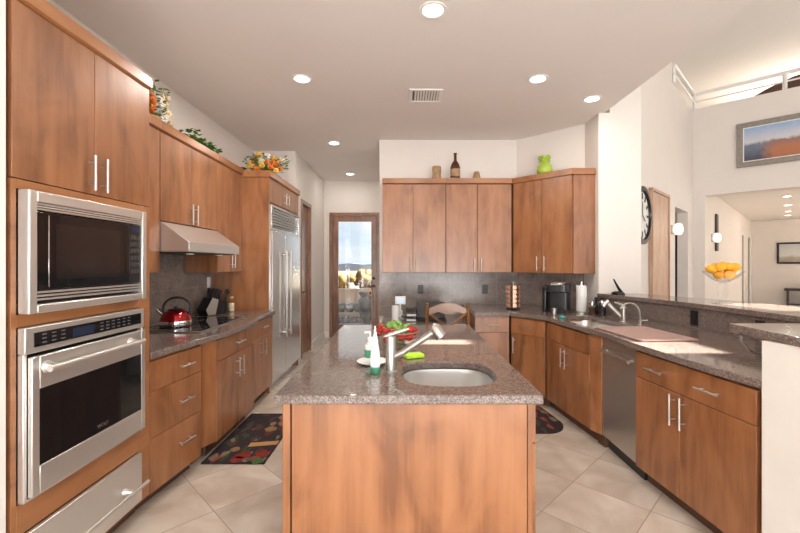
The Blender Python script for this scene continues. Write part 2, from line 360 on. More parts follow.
def finish(me, name, mat, parent, loc=(0,0,0), smooth=True, bevel=0, ang=35, rotz=0):
    me.materials.append(M[mat] if isinstance(mat, str) else mat)
    if smooth:
        for p in me.polygons: p.use_smooth = True
        me.set_sharp_from_angle(angle=math.radians(ang))
    o = bpy.data.objects.new(name, me); COL.objects.link(o); o.location = loc; o.rotation_euler = (0,0,rotz)
    if parent: o.parent = parent
    if bevel:
        b = o.modifiers.new('bevel', 'BEVEL'); b.width = bevel; b.segments = 2; b.limit_method = 'ANGLE'; b.angle_limit = math.radians(40)
    return o
def slab_holes(name, outer, holes, z0, z1, mat, parent=None, loc=(0,0,0), bevel=.004):
    bm = bmesh.new()
    loops = [outer]+holes
    for zz, flip in ((z1, False), (z0, True)):
        es = []
        for lp in loops:
            vs = [bm.verts.new((x,y,zz)) for x,y in lp]
            es += [bm.edges.new((vs[i], vs[(i+1)%len(vs)])) for i in range(len(vs))]
        bmesh.ops.triangle_fill(bm, use_beauty=True, use_dissolve=False, edges=es)
    bm.verts.ensure_lookup_table()
    tot = sum(len(l_) for l_ in loops); k = 0
    for lp in loops:
        n = len(lp)
        for i in range(n):
            j = (i+1)%n; V = bm.verts
            bm.faces.new((V[k+i], V[k+j], V[tot+k+j], V[tot+k+i]))
        k += n
    bmesh.ops.recalc_face_normals(bm, faces=bm.faces)
    me = bpy.data.meshes.new(name); bm.to_mesh(me); bm.free()
    return finish(me, name, mat, parent, loc, True, bevel, 30)
def tag(o, label=None, cat=None, group=None, kind=None):
    if label: o['label'] = label
    if cat: o['category'] = cat
    if group: o['group'] = group
    if kind: o['kind'] = kind
    return o
def thing(name, label, cat, loc=(0,0,0), rotz=0, group=None):
    o = bpy.data.objects.new(name, None); COL.objects.link(o); o.location = loc; o.rotation_euler = (0,0,rotz); o.empty_display_size = .1
    return tag(o, label, cat, group)
def struct(o): o['kind'] = 'structure'; return o
def dup(root, loc, rotz=None, label=None, group=None, scale=None):
    r = root.copy(); COL.objects.link(r); r.location = loc
    if rotz is not None: r.rotation_euler = (root.rotation_euler[0], root.rotation_euler[1], rotz)
    if label: r['label'] = label
    if group: r['group'] = group
    if scale: r.scale = (scale,)*3
    for ch in list(root.children):
        c = ch.copy(); COL.objects.link(c); c.parent = r
        for g in list(ch.children):
            d = g.copy(); COL.objects.link(d); d.parent = c
    return r
def rrect(cx, cy, w, d, r, n=7, p=None):
    pts = []
    for (sx, sy, a0) in ((1,1,0),(-1,1,PI/2),(-1,-1,PI),(1,-1,1.5*PI)):
        for i in range(n+1):
            a = a0+PI/2*i/n; pts.append((cx+sx*(w/2-r)+r*math.cos(a), cy+sy*(d/2-r)+r*math.sin(a)))
    return pts
def rot2(pts, c, a):
    return [(c[0]+(x-c[0])*math.cos(a)-(y-c[1])*math.sin(a), c[1]+(x-c[0])*math.sin(a)+(y-c[1])*math.cos(a)) for x,y in pts]

# ------------------------------------------------------------------ setting
def wall(name, p0, p1, z0, z1, th, openings=(), mat='wall'):
    """wall whose room face runs p0->p1 (room in front = right-hand normal (sin,-cos)); thickness goes behind"""
    d = Vector((p1[0]-p0[0], p1[1]-p0[1])); L = d.length; ang = math.atan2(d.y, d.x)
    m = MB(); x = 0
    for (a0, a1, zb, zt) in sorted(openings):
        if a0 > x: m.box(x, a0, 0, th, z0, z1)
        if zb > z0: m.box(a0, a1, 0, th, z0, zb)
        if zt < z1: m.box(a0, a1, 0, th, zt, z1)
        x = a1
    if x < L: m.box(x, L, 0, th, z0, z1)
    return struct(m.build(name, mat, None, (p0[0], p0[1], 0), smooth=False, rotz=ang))
H = 3.05; HG = 5.3
struct(MB().box(-2.4, 16, -4.2, 16, -.1, 0).build('floor', 'tile', smooth=False))
struct(MB().box(-2.3, 2.14, -4.2, 8.05, H, H+.12).build('ceiling', 'ceil', smooth=False))
struct(MB().box(2.02, 2.14, -4.2, 4.45, H+.12, HG).build('wall_upper_soffit', 'wall', smooth=False))
wall('wall_left', (-2.15, 1.50), (-2.15, 5.80), 0, H, .14)
struct(MB().box(-2.3, -1.475, -4.2, 1.50, 0, H).build('wall_left_return', 'white', smooth=False))
wall('wall_niche', (-2.15, 5.80), (-1.681, 5.80), 0, H, .12)
wall('wall_hall_left', (-1.56, 5.92), (-1.56, 7.90), 0, H, .12, [(.20, .84, 0, 2.42)])
struct(MB().box(-1.68, -1.56, 5.80, 5.92, 0, H).build('wall_niche_corner', 'wall', smooth=False))
wall('wall_hall_back', (-1.68, 7.90), (-.20, 7.90), 0, H, .14, [(.225, 1.21, 0, 2.43)])
wall('wall_back', (-.32, 5.28), (1.47, 5.28), 0, H, .12)
wall('wall_hall_right', (-.32, 7.90), (-.32, 5.40), 0, H, .10)
wall('wall_diagonal', (1.47, 5.28), (2.10, 4.65), 0, H, .12)
struct(MB().box(2.08, 2.20, 4.33, 4.65, 0, H).build('wall_corner_side', 'wall', smooth=False))
struct(MB().box(2.08, 2.535, 4.33, 4.45, H+.12, HG).build('wall_column_upper', 'wall', smooth=False))
struct(MB().box(2.20, 2.535, 4.33, 4.45, 0, H+.12).build('wall_column', 'wall', smooth=False))
r2 = math.sqrt(2)
# great room wall with clock: X = Y - 2.12, from (2.42,4.54) to (5.28,7.40)
pA0 = (2.42, 4.54); LA = (7.40-4.54)*r2
def aA(Y): return (Y-4.54)*r2
wall('wall_great_left', pA0, (5.28, 7.40), 0, 4.249, .16, [(aA(6.41), aA(7.10), 0, 2.34)])
wall('wall_great_left_upper', pA0, (6.27-2.12, 6.27), 4.25, HG, .16)
wall('wall_passage', (3.75, 7.55), (5.15, 8.95), 0, 3, .1); wall('wall_passage_side', (5.30, 7.75), (4.40, 8.65), 0, 3, .1)
wall('wall_passage_near', (4.05, 6.35), (3.2, 7.2), 0, 3, .1)
LBt = 7.4
pB0 = (5.28, 7.40)
def aB(Y): return (7.40-Y)*r2
wall('wall_great_back', pB0, (10.5, 2.18), 0, 4.25, .30, [(aB(7.276), aB(4.2), 0, 2.66)])
struct(MB().box(9.0, 9.14, -4.2, 3.5, 0, HG).build('wall_great_right', 'wall', smooth=False))
wall('wall_rear', (9.1, -4.0), (-2.3, -4.0), 0, HG, .12, [(.6, 6.2, .5, 4.6), (6.7, 10.9, .3, 2.75)])
# great room ceiling; its three holes are added to throw the sun patches
def rect(x0, x1, y0, y1): return [(x0,y0),(x1,y0),(x1,y1),(x0,y1)]
struct(slab_holes('ceiling_great', rect(2.02, 16, -4.2, 16),
       [rect(4.36, 4.93, 2.61, 2.76), rect(5.80, 6.38, 2.35, 2.68), rect(6.7, 7.25, 2.75, 3.25)], HG, HG+.12, 'ceil', bevel=0))
# loft behind the ledge
struct(MB().prism([(5.28, 7.45), (5.50, 7.62), (10.9, 2.3), (14, 5), (8, 13), (3.6, 7.3), (4.6, 6.75), (5.2, 7.33)], 4.05, 4.20).build('floor_loft', 'wall', smooth=False))
wall('wall_loft_back', (6.9, 11.6), (13.0, 5.5), 4.2, HG, .12)
wall('wall_loft_left', (2.7, 6.7), (7.4, 11.4), 2.9, HG, .12)
# room seen through the wide opening
wall('wall_far_left', (5.625, 7.505), (11.4, 13.28), 0, 2.82, .12, [(5.46, 5.92, 0, 2.24), (7.05, 7.6, 0, 2.24)])
wall('wall_far_back', (11.4, 13.28), (15.4, 9.28), 0, 2.82, .12)
struct(MB().prism([(5.63, 7.48), (10.4, 2.7), (14, 4), (15.6, 9.3), (11.4, 13.5)], 2.825, 2.94).build('ceiling_far', 'ceil', smooth=False))
# baseboards
struct(MB().box(-1.558, -1.545, 6.80, 7.895, 0, .12).build('baseboard_hall', 'trimw', smooth=False))
struct(MB().box(-1.56, -1.47, 7.885, 7.898, 0, .12).build('baseboard_back', 'trimw', smooth=False))
# ledge rails of the loft (thing with parts)
lr = thing('loft_railing', 'cream railing with horizontal rails along the high loft ledge', 'railing', (5.28, 7.40, 4.25))
m = MB()
for a, b in (((-1.10, -1.12), (0.02, 0.0)), ((0.02, 0.0), (4.6, -4.58))):
    m.tube([(a[0], a[1], .27), (b[0], b[1], .27)], .032, 8)
m.build('top_rail', 'trimw', lr)
m = MB()
for a, b in (((-1.10, -1.12), (0.02, 0.0)), ((0.02, 0.0), (4.6, -4.58))):
    m.tube([(a[0], a[1], .13), (b[0], b[1], .13)], .014, 8)
m.build('middle_rail', 'trimw', lr)
for k in (-1.08, 0.01, .86, 2.0, 3.2):
    q = MB(); x, y = (k, k-.01) if k < 0 else (k+.01, -k); q.box(x-.022, x+.022, y-.022, y+.022, .003, .25); q.build('post', 'trimw', lr)

# patio door, hall door, far doors
def T(name, loc, rotz): return thing(name, None, None, loc, rotz)
d = thing('door_1', None, None, (-1.455, 7.90, 0)); d.scale = (1.025, 1, 1); d['kind'] = 'structure'
mm = MB(); mm.box(.0, .06, -.02, .12, 0, 2.43); mm.box(.90, .96, -.02, .12, 0, 2.43); mm.box(.06, .90, -.02, .12, 2.37, 2.43); mm.build('door_frame', 'door_wood', d, bevel=.003)
mm = MB(); mm.box(.065, .165, .02, .065, .01, 2.365); mm.box(.795, .895, .02, .065, .01, 2.365); mm.box(.165, .795, .02, .065, 2.26, 2.365); mm.box(.165, .795, .02, .065, .01, .25)
lf = mm.build('door_leaf', 'door_wood', d, bevel=.003)
MB().box(.16, .80, .038, .046, .245, 2.265).build('glass_pane', 'glass', lf, smooth=False)
mm = MB(); mm.lathe([(.03, 0), (.03, .012), (.0, .014)], (.845, .02, 1.0), 16, rotm=Matrix.Rotation(PI/2, 3, 'X')); mm.tube([(.845, .02, 1.0), (.845, -.04, 1.0), (.75, -.045, 1.0)], .011)
mm.build('door_handle', 'darkfurn', lf)
mm = MB(); mm.lathe([(.028, 0), (.028, .015), (.0, .02)], (.845, .02, 1.15), 16, rotm=Matrix.Rotation(PI/2, 3, 'X')); mm.build('deadbolt', 'darkfurn', lf)
d = thing('door_2', None, None, (-1.56, 6.12, 0), PI/2); d['kind'] = 'structure'
mm = MB(); mm.box(0, .05, -.015, .10, 0, 2.42); mm.box(.59, .64, -.015, .10, 0, 2.42); mm.box(.05, .59, -.015, .10, 2.36, 2.42); mm.build('door_frame', 'door_wood', d, bevel=.003)
mm = MB(); mm.box(.055, .585, .04, .08, .01, 2.355); lf = mm.build('door_leaf', 'door_wood', d, bevel=.003)
mm = MB(); mm.tube([(.11, .04, 1.0), (.11, -.02, 1.0), (.20, -.025, 1.0)], .01); mm.build('door_handle', 'darkfurn', lf)
# hanging ornament on patio door handle
mm = MB(); mm.lathe([(.0, 0), (.035, .01), (.05, .06), (.04, .12), (.012, .16), (.006, .17)], (0, 0, 0), 16, sc=(1, .4)); 
t = thing('door_ornament', 'small pale pouch ornament hanging from the patio door handle', 'ornament', (-.655, 7.835, .80))
mm.build('pouch', 'fl_cream', t); MB().tube([(0, 0, .16), (0, 0.0, .19)], .004).build('cord', 'brown', t)
MB().ball((0, -.021, .07), .022, (1, .4, 1.2)).build('red_motif', 'red', t)

# pale door on clock wall, dark far doors
def on_A(Y, off=0): return (Y-2.12+off/r2, Y-off/r2)
p = on_A(5.37, .005)
d = thing('door_3', None, None, (p[0], p[1], 0), PI/4); d['kind'] = 'structure'
mm = MB(); mm.box(0, .86, -.035, -.001, 0, 2.40); lf = mm.build('door_leaf', 'pale_wood', d, bevel=.004)
mm = MB(); mm.box(-.03, -.001, -.05, -.001, 0, 2.43); mm.box(.861, .89, -.05, -.001, 0, 2.43); mm.box(-.03, .89, -.05, -.001, 2.402, 2.44); mm.build('door_frame', 'pale_wood', d)
for k, n_, w_ in ((5.46, 'door_4', .46), (7.05, 'door_5', .55)):
    q = (5.625+k/r2, 7.505+k/r2)
    d = MB(); d.box(.0, w_, .03, .07, 0, 2.24); o = d.build(n_, 'darkfurn', None, (q[0], q[1], 0), rotz=PI/4); struct(o)

# outside
struct(MB().box(-40, 40, 8.05, 90, -.35, -.15).build('ground_outside', 'desert', smooth=False))
struct(MB().box(-6, 6, 8.05, 12.5, -.14, -.04).build('patio_floor', 'stucco', smooth=False))
mm = MB(); mm.box(-6, 5, 12.3, 12.6, -.15, .62); mm.box(-6, 5, 12.27, 12.63, .62, .67)
tag(mm.build('patio_wall', 'stucco', bevel=.01), 'low tan stucco patio wall beyond the glass door', 'wall')
mm = MB()
hp = [(-60, -1)]
for i in range(41): hp.append((-60+3*i, 1.2+1.4*abs(mnoise.noise(Vector((i*.23, 1.3, 0))))+.6*mnoise.noise(Vector((i*.9, 0, 0)))))
hp.append((60, -1)); mm.yprism(hp, 88, 96); struct(mm.build('hills', 'hills'))
for i, (x, y, r, mt, lb) in enumerate(((-3.9, 24, 1.15, 'bush', 'golden autumn bush beyond the patio wall, left of the pair in the door glass'), (-2.2, 25, 1.25, 'bush', 'golden autumn bush beyond the patio wall, right of the pair in the door glass'), (-2.9, 15.5, .72, 'bushg', 'sage green bush just beyond the stucco patio wall'))):
    mm = MB()
    for k in range(22):
        a = random.random()*2*PI; q = random.random()*r
        mm.ball((x+q*math.cos(a), y+q*math.sin(a)*.6, r*.2+random.random()*r*.55), r*.3*random.uniform(.6, 1.1), (1, 1, .9), 10, 7, .5)
    t = thing('desert_bush', lb, 'bush', (0, 0, -.15)); mm.build('foliage', mt, t, ang=80)
    mm = MB()
    for k in range(3): mm.tube([(x, y, 0.0), (x+random.uniform(-.3, .3), y, r*.5)], .04, 6)
    mm.build('stem', 'brown', t)
rk = 0
spots = []
random.seed(11)
for i in range(15):
    row = i//8; x = -2.35+.225*(i % 8)+row*.1+random.uniform(-.012, .012)
    spots.append((x, 9.85+row*.36, random.uniform(.115, .135), row))
for i, (x, y, r, row) in enumerate(spots):
    mm = MB(); mm.ball((0, 0, 0), r, (1.15, .9, .95), 8, 5, .55)
    o = mm.build('grey_boulder', 'rock', None, (x, y, -.04+r*.66+(.295 if row else .0)), ang=25)
    tag(o, 'rough grey boulder in the pile outside the glass door', 'rock', 'boulders outside the patio door')
mm = MB(); mm.box(-2.6, -.5, 10.0, 10.6, -.04, .22); tag(mm.build('planter_kerb', 'stucco', bevel=.01), 'low stucco kerb under the boulder pile outside', 'planter')
mm = MB(); mm.lathe([(.10, 0), (.12, .03), (.07, .10), (.16, .25), (.21, .42), (.19, .55), (.13, .62), (.2, .70), (.18, .71), (.12, .62)], (0, 0, 0), 20)
o = mm.build('garden_urn', 'urn', None, (-.86, 9.35, -.04)); o.scale = (1, 1, 1.15)
tag(o, 'tall dark weathered urn outside the patio door, beside the boulders', 'urn')

# ------------------------------------------------------------------ cabinets
def frame(p0, p1):
    dx, dy = p1[0]-p0[0], p1[1]-p0[1]; return math.hypot(dx, dy), math.atan2(dy, dx)
def pull(parent, kind, x, z, ln, y=0.0):
    m = MB(); r = .0062; so = .034
    if kind == 'v':
        m.tube([(x, y-so, z-ln/2), (x, y-so, z+ln/2)], r, 10)
        for k in (-1, 1): m.tube([(x, y+.0, z+k*ln*.3), (x, y-so, z+k*ln*.3)], r*.75, 8)
    else:
        m.tube([(x-ln/2, y-so, z), (x+ln/2, y-so, z)], r, 10)
        for k in (-1, 1): m.tube([(x+k*ln*.3, y+.0, z), (x+k*ln*.3, y-so, z)], r*.75, 8)
    return m.build('handle', 'handle', parent)
def cabinet(name, label, p0, p1, depth, z0, z1, fronts, toe=True, crown=None, cat='cabinet', ends=(0, 0), mat='wood', closed=False, topz=None):
    L, a = frame(p0, p1); t = thing(name, label, cat, (p0[0], p0[1], 0), a)
    m = MB(); th = .018; g = .0015
    m.box(g, th, .024, depth, z0, z1); m.box(L-th, L-g, .024, depth, z0, z1); m.box(th, L-th, .024, depth, z0, z0+th)
    m.box(th, L-th, depth-.012, depth, z0+th, z1); m.box(th, L-th, .024, .040, z0+th, z1)
    if closed: m.box(th, L-th, .040, depth-.012, z1-th, z1)
    m.build('carcass', mat, t, bevel=.0012)
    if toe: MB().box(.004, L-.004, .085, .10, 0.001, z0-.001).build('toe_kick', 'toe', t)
    for (kind, x0, x1, fz0, fz1, hs) in fronts:
        gg = .0018
        f = MB().box(x0+gg, x1-gg, .0, .0205, fz0+gg, fz1-gg).build(kind, mat, t, bevel=.002)
        for h in hs: pull(f, *h)
    if crown:
        cz0, cz1, pr = crown
        m = MB(); m.xprism([(-pr*.3, cz0), (-pr, cz0+.008), (-pr, cz1), (depth, cz1), (depth, cz0)], -ends[0], L+ends[1])
        m.build('crown_rail', 'wood_h', t, bevel=.0015)
    return t

# --- left oven tower: carcass with upper doors, rails, toe
TP0 = (-1.48, 1.524); TP1 = (-1.48, 2.355)
L, a = frame(TP0, TP1)
tw = thing('oven_cabinet', 'tall maple cabinet housing the built-in microwave, oven and warming drawer', 'cabinet', (TP0[0], TP0[1], 0), a)
m = MB(); m.box(0, .018, .02, .66, .1, 2.45); m.box(L-.018, L, .02, .66, .1, 2.45); m.box(.018, L-.018, .648, .66, .1, 2.45)
for z in (.1, .40, 1.205, 1.735, 2.43): m.box(.018, L-.018, .03, .648, z, z+.018)
m.build('carcass', 'wood', tw)
m = MB()   # face frame
m.box(0, .022, 0, .02, .1, 1.764); m.box(.734, L, 0, .02, .1, 1.764)
for z0, z1 in ((.1, .122), (.392, .512), (1.194, 1.242), (1.728, 1.764)): m.box(.022, .734, 0, .02, z0, z1)
m.build('face_frame', 'wood_h', tw, bevel=.001)
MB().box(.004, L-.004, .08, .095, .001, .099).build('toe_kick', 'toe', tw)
dm = .412
for x0, x1, hx in ((.001, dm, dm-.037), (dm, L-.002, dm+.040)):
    f = MB().box(x0+.0015, x1-.0015, -.002, .0185, 1.768, 2.447).build('door', 'wood', tw, bevel=.002)
    pull(f, 'v', hx, 1.865, .165)
m = MB(); m.xprism([(-.006, 2.45), (-.018, 2.458), (-.018, 2.515), (.66, 2.515), (.66, 2.45)], 0, L); m.build('crown_rail', 'wood_h', tw)
# built-in microwave (local frame like the tower)
mw = thing('microwave_oven', 'built-in stainless microwave with trim kit above the wall oven', 'microwave', (TP0[0], TP0[1], 0), a)
x0, x1, z0, z1 = .024, .732, 1.244, 1.726
m = MB()
def fr_(m, x0, x1, z0, z1, w, y0, y1, wt=None, wb=None):
    wt = wt or w; wb = wb or w
    m.box(x0, x0+w, y0, y1, z0, z1); m.box(x1-w, x1, y0, y1, z0, z1); m.box(x0+w, x1-w, y0, y1, z1-wt, z1); m.box(x0+w, x1-w, y0, y1, z0, z0+wb)
fr_(m, x0, x1, z0, z1, .036, -.048, -.001, .045, .035)
m.build('trim_frame', 'steel', mw, bevel=.005)
m = MB()
for zz in (1.672, 1.662, 1.652): m.box(x0+.037, x1-.037, -.042, -.024, zz, zz+.0065)
m.box(x0+.037, x0+.0385, -.042, -.024, 1.650, 1.68); m.build('vent_louvres', 'steel', mw)
m = MB()
for zz in (1.322, 1.308, 1.294): m.box(x0+.037, x1-.037, -.042, -.024, zz, zz+.008)
m.box(x0+.037, x0+.0385, -.042, -.024, 1.292, 1.33); m.build('vent_louvres', 'steel', mw)
MB().box(x0+.037, x1-.037, -.022, .30, z0+.036, z1-.046).build('housing', 'black', mw)
dmw = MB().box(x0+.040, x1-.130, -.038, -.0225, 1.336, 1.645).build('door', 'blackgloss', mw, bevel=.002)
MB().box(x0+.13, x1-.20, -.0392, -.0382, 1.375, 1.605).build('window', plain('microwave_window', (.016, .013, .013), .1, spec=.6), dmw)
MB().box(x0+.095, x0+.099, -.0395, -.0382, 1.345, 1.635).build('door_edge', 'chrome', dmw, bevel=.002)
cp = MB().box(x1-.127, x1-.038, -.038, -.0225, 1.336, 1.645).build('control_panel', 'black', mw, bevel=.002)
MB().box(x1-.118, x1-.048, -.0392, -.0382, 1.610, 1.632).build('display', 'blue_display', cp)
for r in range(6):
    for c in range(3):
        MB().box(x1-.118+c*.025, x1-.098+c*.025, -.0392, -.0382, 1.568-r*.036, 1.590-r*.036).build('button', plain('button_grey', (.05, .047, .047), .4) if (r, c) == (0, 0) else bpy.data.materials['button_grey'], cp)
# wall oven
ov = thing('wall_oven', 'stainless wall oven with black glass door and control strip', 'oven', (TP0[0], TP0[1], 0), a)
x0, x1 = .024, .732
MB().box(x0+.01, x1-.01, .0, .55, .525, 1.185).build('housing', 'black', ov)
m = MB(); m.box(x0, x1, -.032, -.0005, 1.088, 1.192); m.box(x0, x0+.016, -.026, -.0005, .516, 1.088); m.box(x1-.012, x1, -.026, -.0005, .516, 1.088); m.box(x0+.016, x1-.012, -.026, -.0005, .516, .528)
m.build('control_fascia', 'steel', ov, bevel=.004)
cg = MB().box(x0+.036, x1-.03, -.0345, -.0322, 1.112, 1.168).build('control_glass', 'blackgloss', ov)
MB().box(x0+.22, x0+.34, -.0356, -.0346, 1.118, 1.156).build('display', 'blue_display', cg)
for r in range(3):
    for c in range(9):
        if c < 3: xx = x0+.07+c*.045
        else: xx = x0+.38+(c-3)*.038
        MB().box(xx, xx+.020, -.0356, -.0346, 1.122+r*.016, 1.127+r*.016).build('button', bpy.data.materials.get('oven_button') or plain('oven_button', (.11, .11, .12), .5), cg)
dr = MB(); fr_(dr, x0+.014, x1-.010, .532, 1.076, .034, -.046, -.027, .130, .112); dr = dr.build('oven_door', 'steel', ov, bevel=.004)
MB().box(x0+.047, x1-.043, -.044, -.030, .643, .946).build('window', 'blackgloss', dr)
m = MB(); m.tube([(.068, -.088, 1.026), (.645, -.088, 1.026)], .013, 14)
for xx in (.105, .60): m.tube([(xx, -.046, 1.026), (xx, -.065, 1.026), (xx, -.088, 1.026)], [.026, .016, .013], 14)
m.build('handle', 'steel', dr)
def text(s, size, mat, parent, loc, rot, ext=.0006):
    c = bpy.data.curves.new('lettering', 'FONT'); c.body = s; c.size = size; c.extrude = ext; c.align_x = 'CENTER'; c.align_y = 'CENTER'
    o = bpy.data.objects.new('lettering', c); COL.objects.link(o)
    dg = bpy.context.evaluated_depsgraph_get(); me = bpy.data.meshes.new_from_object(o.evaluated_get(dg)); bpy.data.objects.remove(o)
    me.materials.clear(); me.materials.append(M[mat]); q = bpy.data.objects.new('lettering', me); COL.objects.link(q); q.parent = parent; q.location = loc; q.rotation_euler = rot
    return q
text('WOLF', .024, 'nickel', dr, ((x0+x1)/2+.03, -.0445, .672), (PI/2, 0, 0))
# warming drawer
wd = thing('warming_drawer', 'stainless warming drawer with long bar handle below the wall oven', 'drawer', (TP0[0], TP0[1], 0), a)
fd = MB().box(x0, x1, -.022, -.0005, .125, .389).build('drawer_front', 'steel', wd, bevel=.004)
MB().box(x0+.012, x1-.012, .001, .5, .13, .385).build('drawer_box', 'black', wd)
m = MB(); m.tube([(x0+.03, -.075, .245), (x1-.03, -.075, .245)], .010, 12)
for xx in (x0+.08, x1-.14): m.tube([(xx, -.022, .245), (xx, -.05, .245), (xx, -.075, .245)], [.022, .014, .01], 12)
m.build('handle', 'steel', fd)
# decor scrap on top of tower (foliage at the very top-left)
# --- left base run
HX = .15
P0 = (-1.482, 2.3565); P1 = (-1.425, 2.845); L1, _ = frame(P0, P1)
cabinet('base_cabinet', 'three-drawer maple base cabinet between the oven cabinet and the cooktop', P0, P1, .62, .085, .88,
        [('drawer', .004, L1, .685, .865, [('h', .31, .775, .13)]), ('drawer', .004, L1, .41, .685, [('h', .31, .548, .14)]), ('drawer', .004, L1, .09, .41, [('h', .31, .28, .15)])])
P0 = (-1.452, 2.900); P1 = (-1.40, 3.018)
tp = thing('filler_post', 'narrow maple filler post between the drawer bank and the cooktop cabinet', 'filler post', (0, 0, 0))
MB().prism([(-1.455, 2.89), (-1.402, 3.017), (-1.60, 3.017), (-1.60, 2.89)], .115, .879).build('post', 'wood', tp, bevel=.002)
MB().prism([(-1.52, 2.90), (-1.52, 3.015), (-1.60, 3.015), (-1.60, 2.90)], .001, .114).build('toe_kick', 'toe', tp)
P0 = (-1.40, 3.02); P1 = (-1.395, 3.77)
cabinet('base_cabinet', 'maple base cabinet under the cooktop with one wide drawer over two doors', P0, P1, .70, .10, .88,
        [('drawer', .002, .748, .70, .865, [('h', .40, .785, .15)]), ('door', .002, .395, .105, .70, [('v', .352, .58, .16)]), ('door', .395, .748, .105, .70, [('v', .438, .58, .16)])])
P0 = (-1.46, 3.775); P1 = (-1.46, 4.495)
cabinet('base_cabinet', 'maple base cabinet between the cooktop cabinet and the refrigerator panel', P0, P1, .66, .10, .88,
        [('drawer', .002, .718, .70, .865, [('h', .42, .785, .14)]), ('door', .002, .385, .105, .70, [('v', .335, .58, .16)]), ('door', .385, .718, .105, .70, [('v', .435, .58, .16)])])
slab_holes('countertop', [(-1.47, 2.358), (-1.44, 2.60), (-1.395, 2.85), (-1.36, 3.0), (-1.352, 3.2), (-1.352, 3.70), (-1.375, 3.80), (-1.425, 3.90), (-1.43, 4.497), (-2.115, 4.497), (-2.115, 2.358)], [], .881, .92, 'granite')
tag(bpy.data.objects['countertop'], 'polished brown granite countertop under the cooktop on the left wall', 'countertop')
# backsplash left (lies on the left wall)
bs = MB().box(0, 2.138, 0, .022, .9205, 1.372).build('backsplash', 'splash', None, (-2.124, 2.358, 0), rotz=PI/2)
bs2 = tag(bs, 'polished stone tile backsplash behind the cooktop', 'backsplash')
tag(MB().box(0, .905, 0, .022, .0, .150).build('backsplash', 'splash', None, (-2.124, 2.996, 1.373), rotz=PI/2), 'upper strip of stone backsplash directly under the range hood', 'backsplash')
# wall outlet on left backsplash
def outlet(loc, rz, mat, label):
    t = thing('wall_outlet', label, 'outlet', loc, rz)
    MB().box(-.036, .036, -.006, -.0005, -.058, .058).build('cover_plate', mat, t, bevel=.002)
    for k in (-.024, .024): MB().box(-.016, .016, -.009, -.006, k-.014, k+.014).build('socket', mat, t, bevel=.002)
    return t
outlet((-2.1245, 4.40, 1.235), PI/2, 'whitepl', 'white wall outlet above the knife block on the left backsplash')
# --- cooktop
ck = thing('cooktop', 'black glass cooktop with a stainless edge set in the left countertop', 'cooktop', (-1.52, 3.03, .9205), PI/2)
MB().box(.012, .868, .012, .52, 0, .008).build('glass_top', 'blackgloss', ck, bevel=.001)
m = MB(); m.box(0, .88, 0, .0115, 0, .011); m.box(0, .0115, .0115, .52, 0, .011); m.box(.8685, .88, .0115, .52, 0, .011); m.build('steel_trim', 'nickel', ck, bevel=.002)
for (cx, cy, r) in ((.2, .15, .09), (.2, .38, .11), (.64, .15, .11), (.64, .38, .08)):
    m = MB(); rr = [[Vector((cx+q*math.cos(2*PI*j/32), cy+q*math.sin(2*PI*j/32), z)) for j in range(32)] for q, z in ((r, .0082), (r, .0086), (r-.003, .0086), (r-.003, .0082))]
    m.rings(rr, False); m.build('burner_ring', 'sweet', ck)
# --- hood
hd = thing('range_hood', 'stainless under-cabinet range hood above the cooktop', 'range hood', (-1.587, 2.992, 0), PI/2)
MB().xprism([(0, 1.528), (0, 1.60), (.213, 1.752), (.53, 1.752), (.53, 1.528)], 0, .913).build('canopy', 'steel', hd, bevel=.003)
MB().box(.03, .88, .04, .50, 1.518, 1.5275).build('filter_panel', 'darkfurn', hd)
for k in range(2): MB().lathe([(.03, 0), (.03, .006)], (.2+.5*k, .1, 1.511), 16).build('hood_lamp', 'whitepl', hd)
# --- left uppers (door face X=-1.80)
Z1 = 2.42; CR = (2.421, 2.49, .02)
cabinet('wall_cabinet', 'maple wall cabinet between the oven cabinet and the range hood', (-1.80, 2.358), (-1.80, 2.988), .322, 1.372, Z1,
        [('door', .002, .50, 1.374, Z1-.002, []), ('filler_panel', .50, .628, 1.374, Z1-.002, [])], toe=False, crown=CR, closed=True)
cabinet('wall_cabinet', 'short two-door maple wall cabinet directly above the range hood', (-1.80, 2.990), (-1.80, 3.903), .322, 1.757, Z1,
        [('door', .002, .447, 1.759, Z1-.002, [('v', .408, 1.85, .17)]), ('door', .447, .911, 1.759, Z1-.002, [('v', .486, 1.85, .17)])], toe=False, crown=CR, closed=True)
cabinet('wall_cabinet', 'tall two-door maple wall cabinet between the range hood and the refrigerator', (-1.80, 3.907), (-1.80, 4.497), .322, 1.352, Z1,
        [('door', .002, .30, 1.354, Z1-.002, [('v', .265, 1.48, .17)]), ('door', .30, .588, 1.354, Z1-.002, [('v', .335, 1.48, .17)])], toe=False, crown=CR, closed=True)
# --- refrigerator surround + over-fridge cabinet
rs = thing('refrigerator_cabinet', 'maple side panel and short two-door cabinet enclosing the steel refrigerator', 'cabinet', (-1.50, 4.50, 0), PI/2)
MB().box(0, .022, .0, .645, .001, 2.40).build('side_panel', 'wood', rs, bevel=.001)
MB().box(1.232, 1.252, .0, .645, .001, 2.40).build('side_panel', 'wood', rs, bevel=.001)
m = MB(); m.box(.0225, 1.2315, .024, .64, 2.125, 2.40); m.build('carcass', 'wood', rs)
for x0, x1, hx in ((.024, .627, .56), (.627, 1.23, .69)):
    f = MB().box(x0+.002, x1-.002, .001, .0215, 2.13, 2.398).build('door', 'wood', rs, bevel=.002); pull(f, 'v', hx, 2.24, .14, .001)
m = MB(); m.xprism([(-.006, 2.401), (-.02, 2.409), (-.02, 2.475), (.645, 2.475), (.645, 2.401)], -.012, 1.262); m.build('crown_rail', 'wood_h', rs)
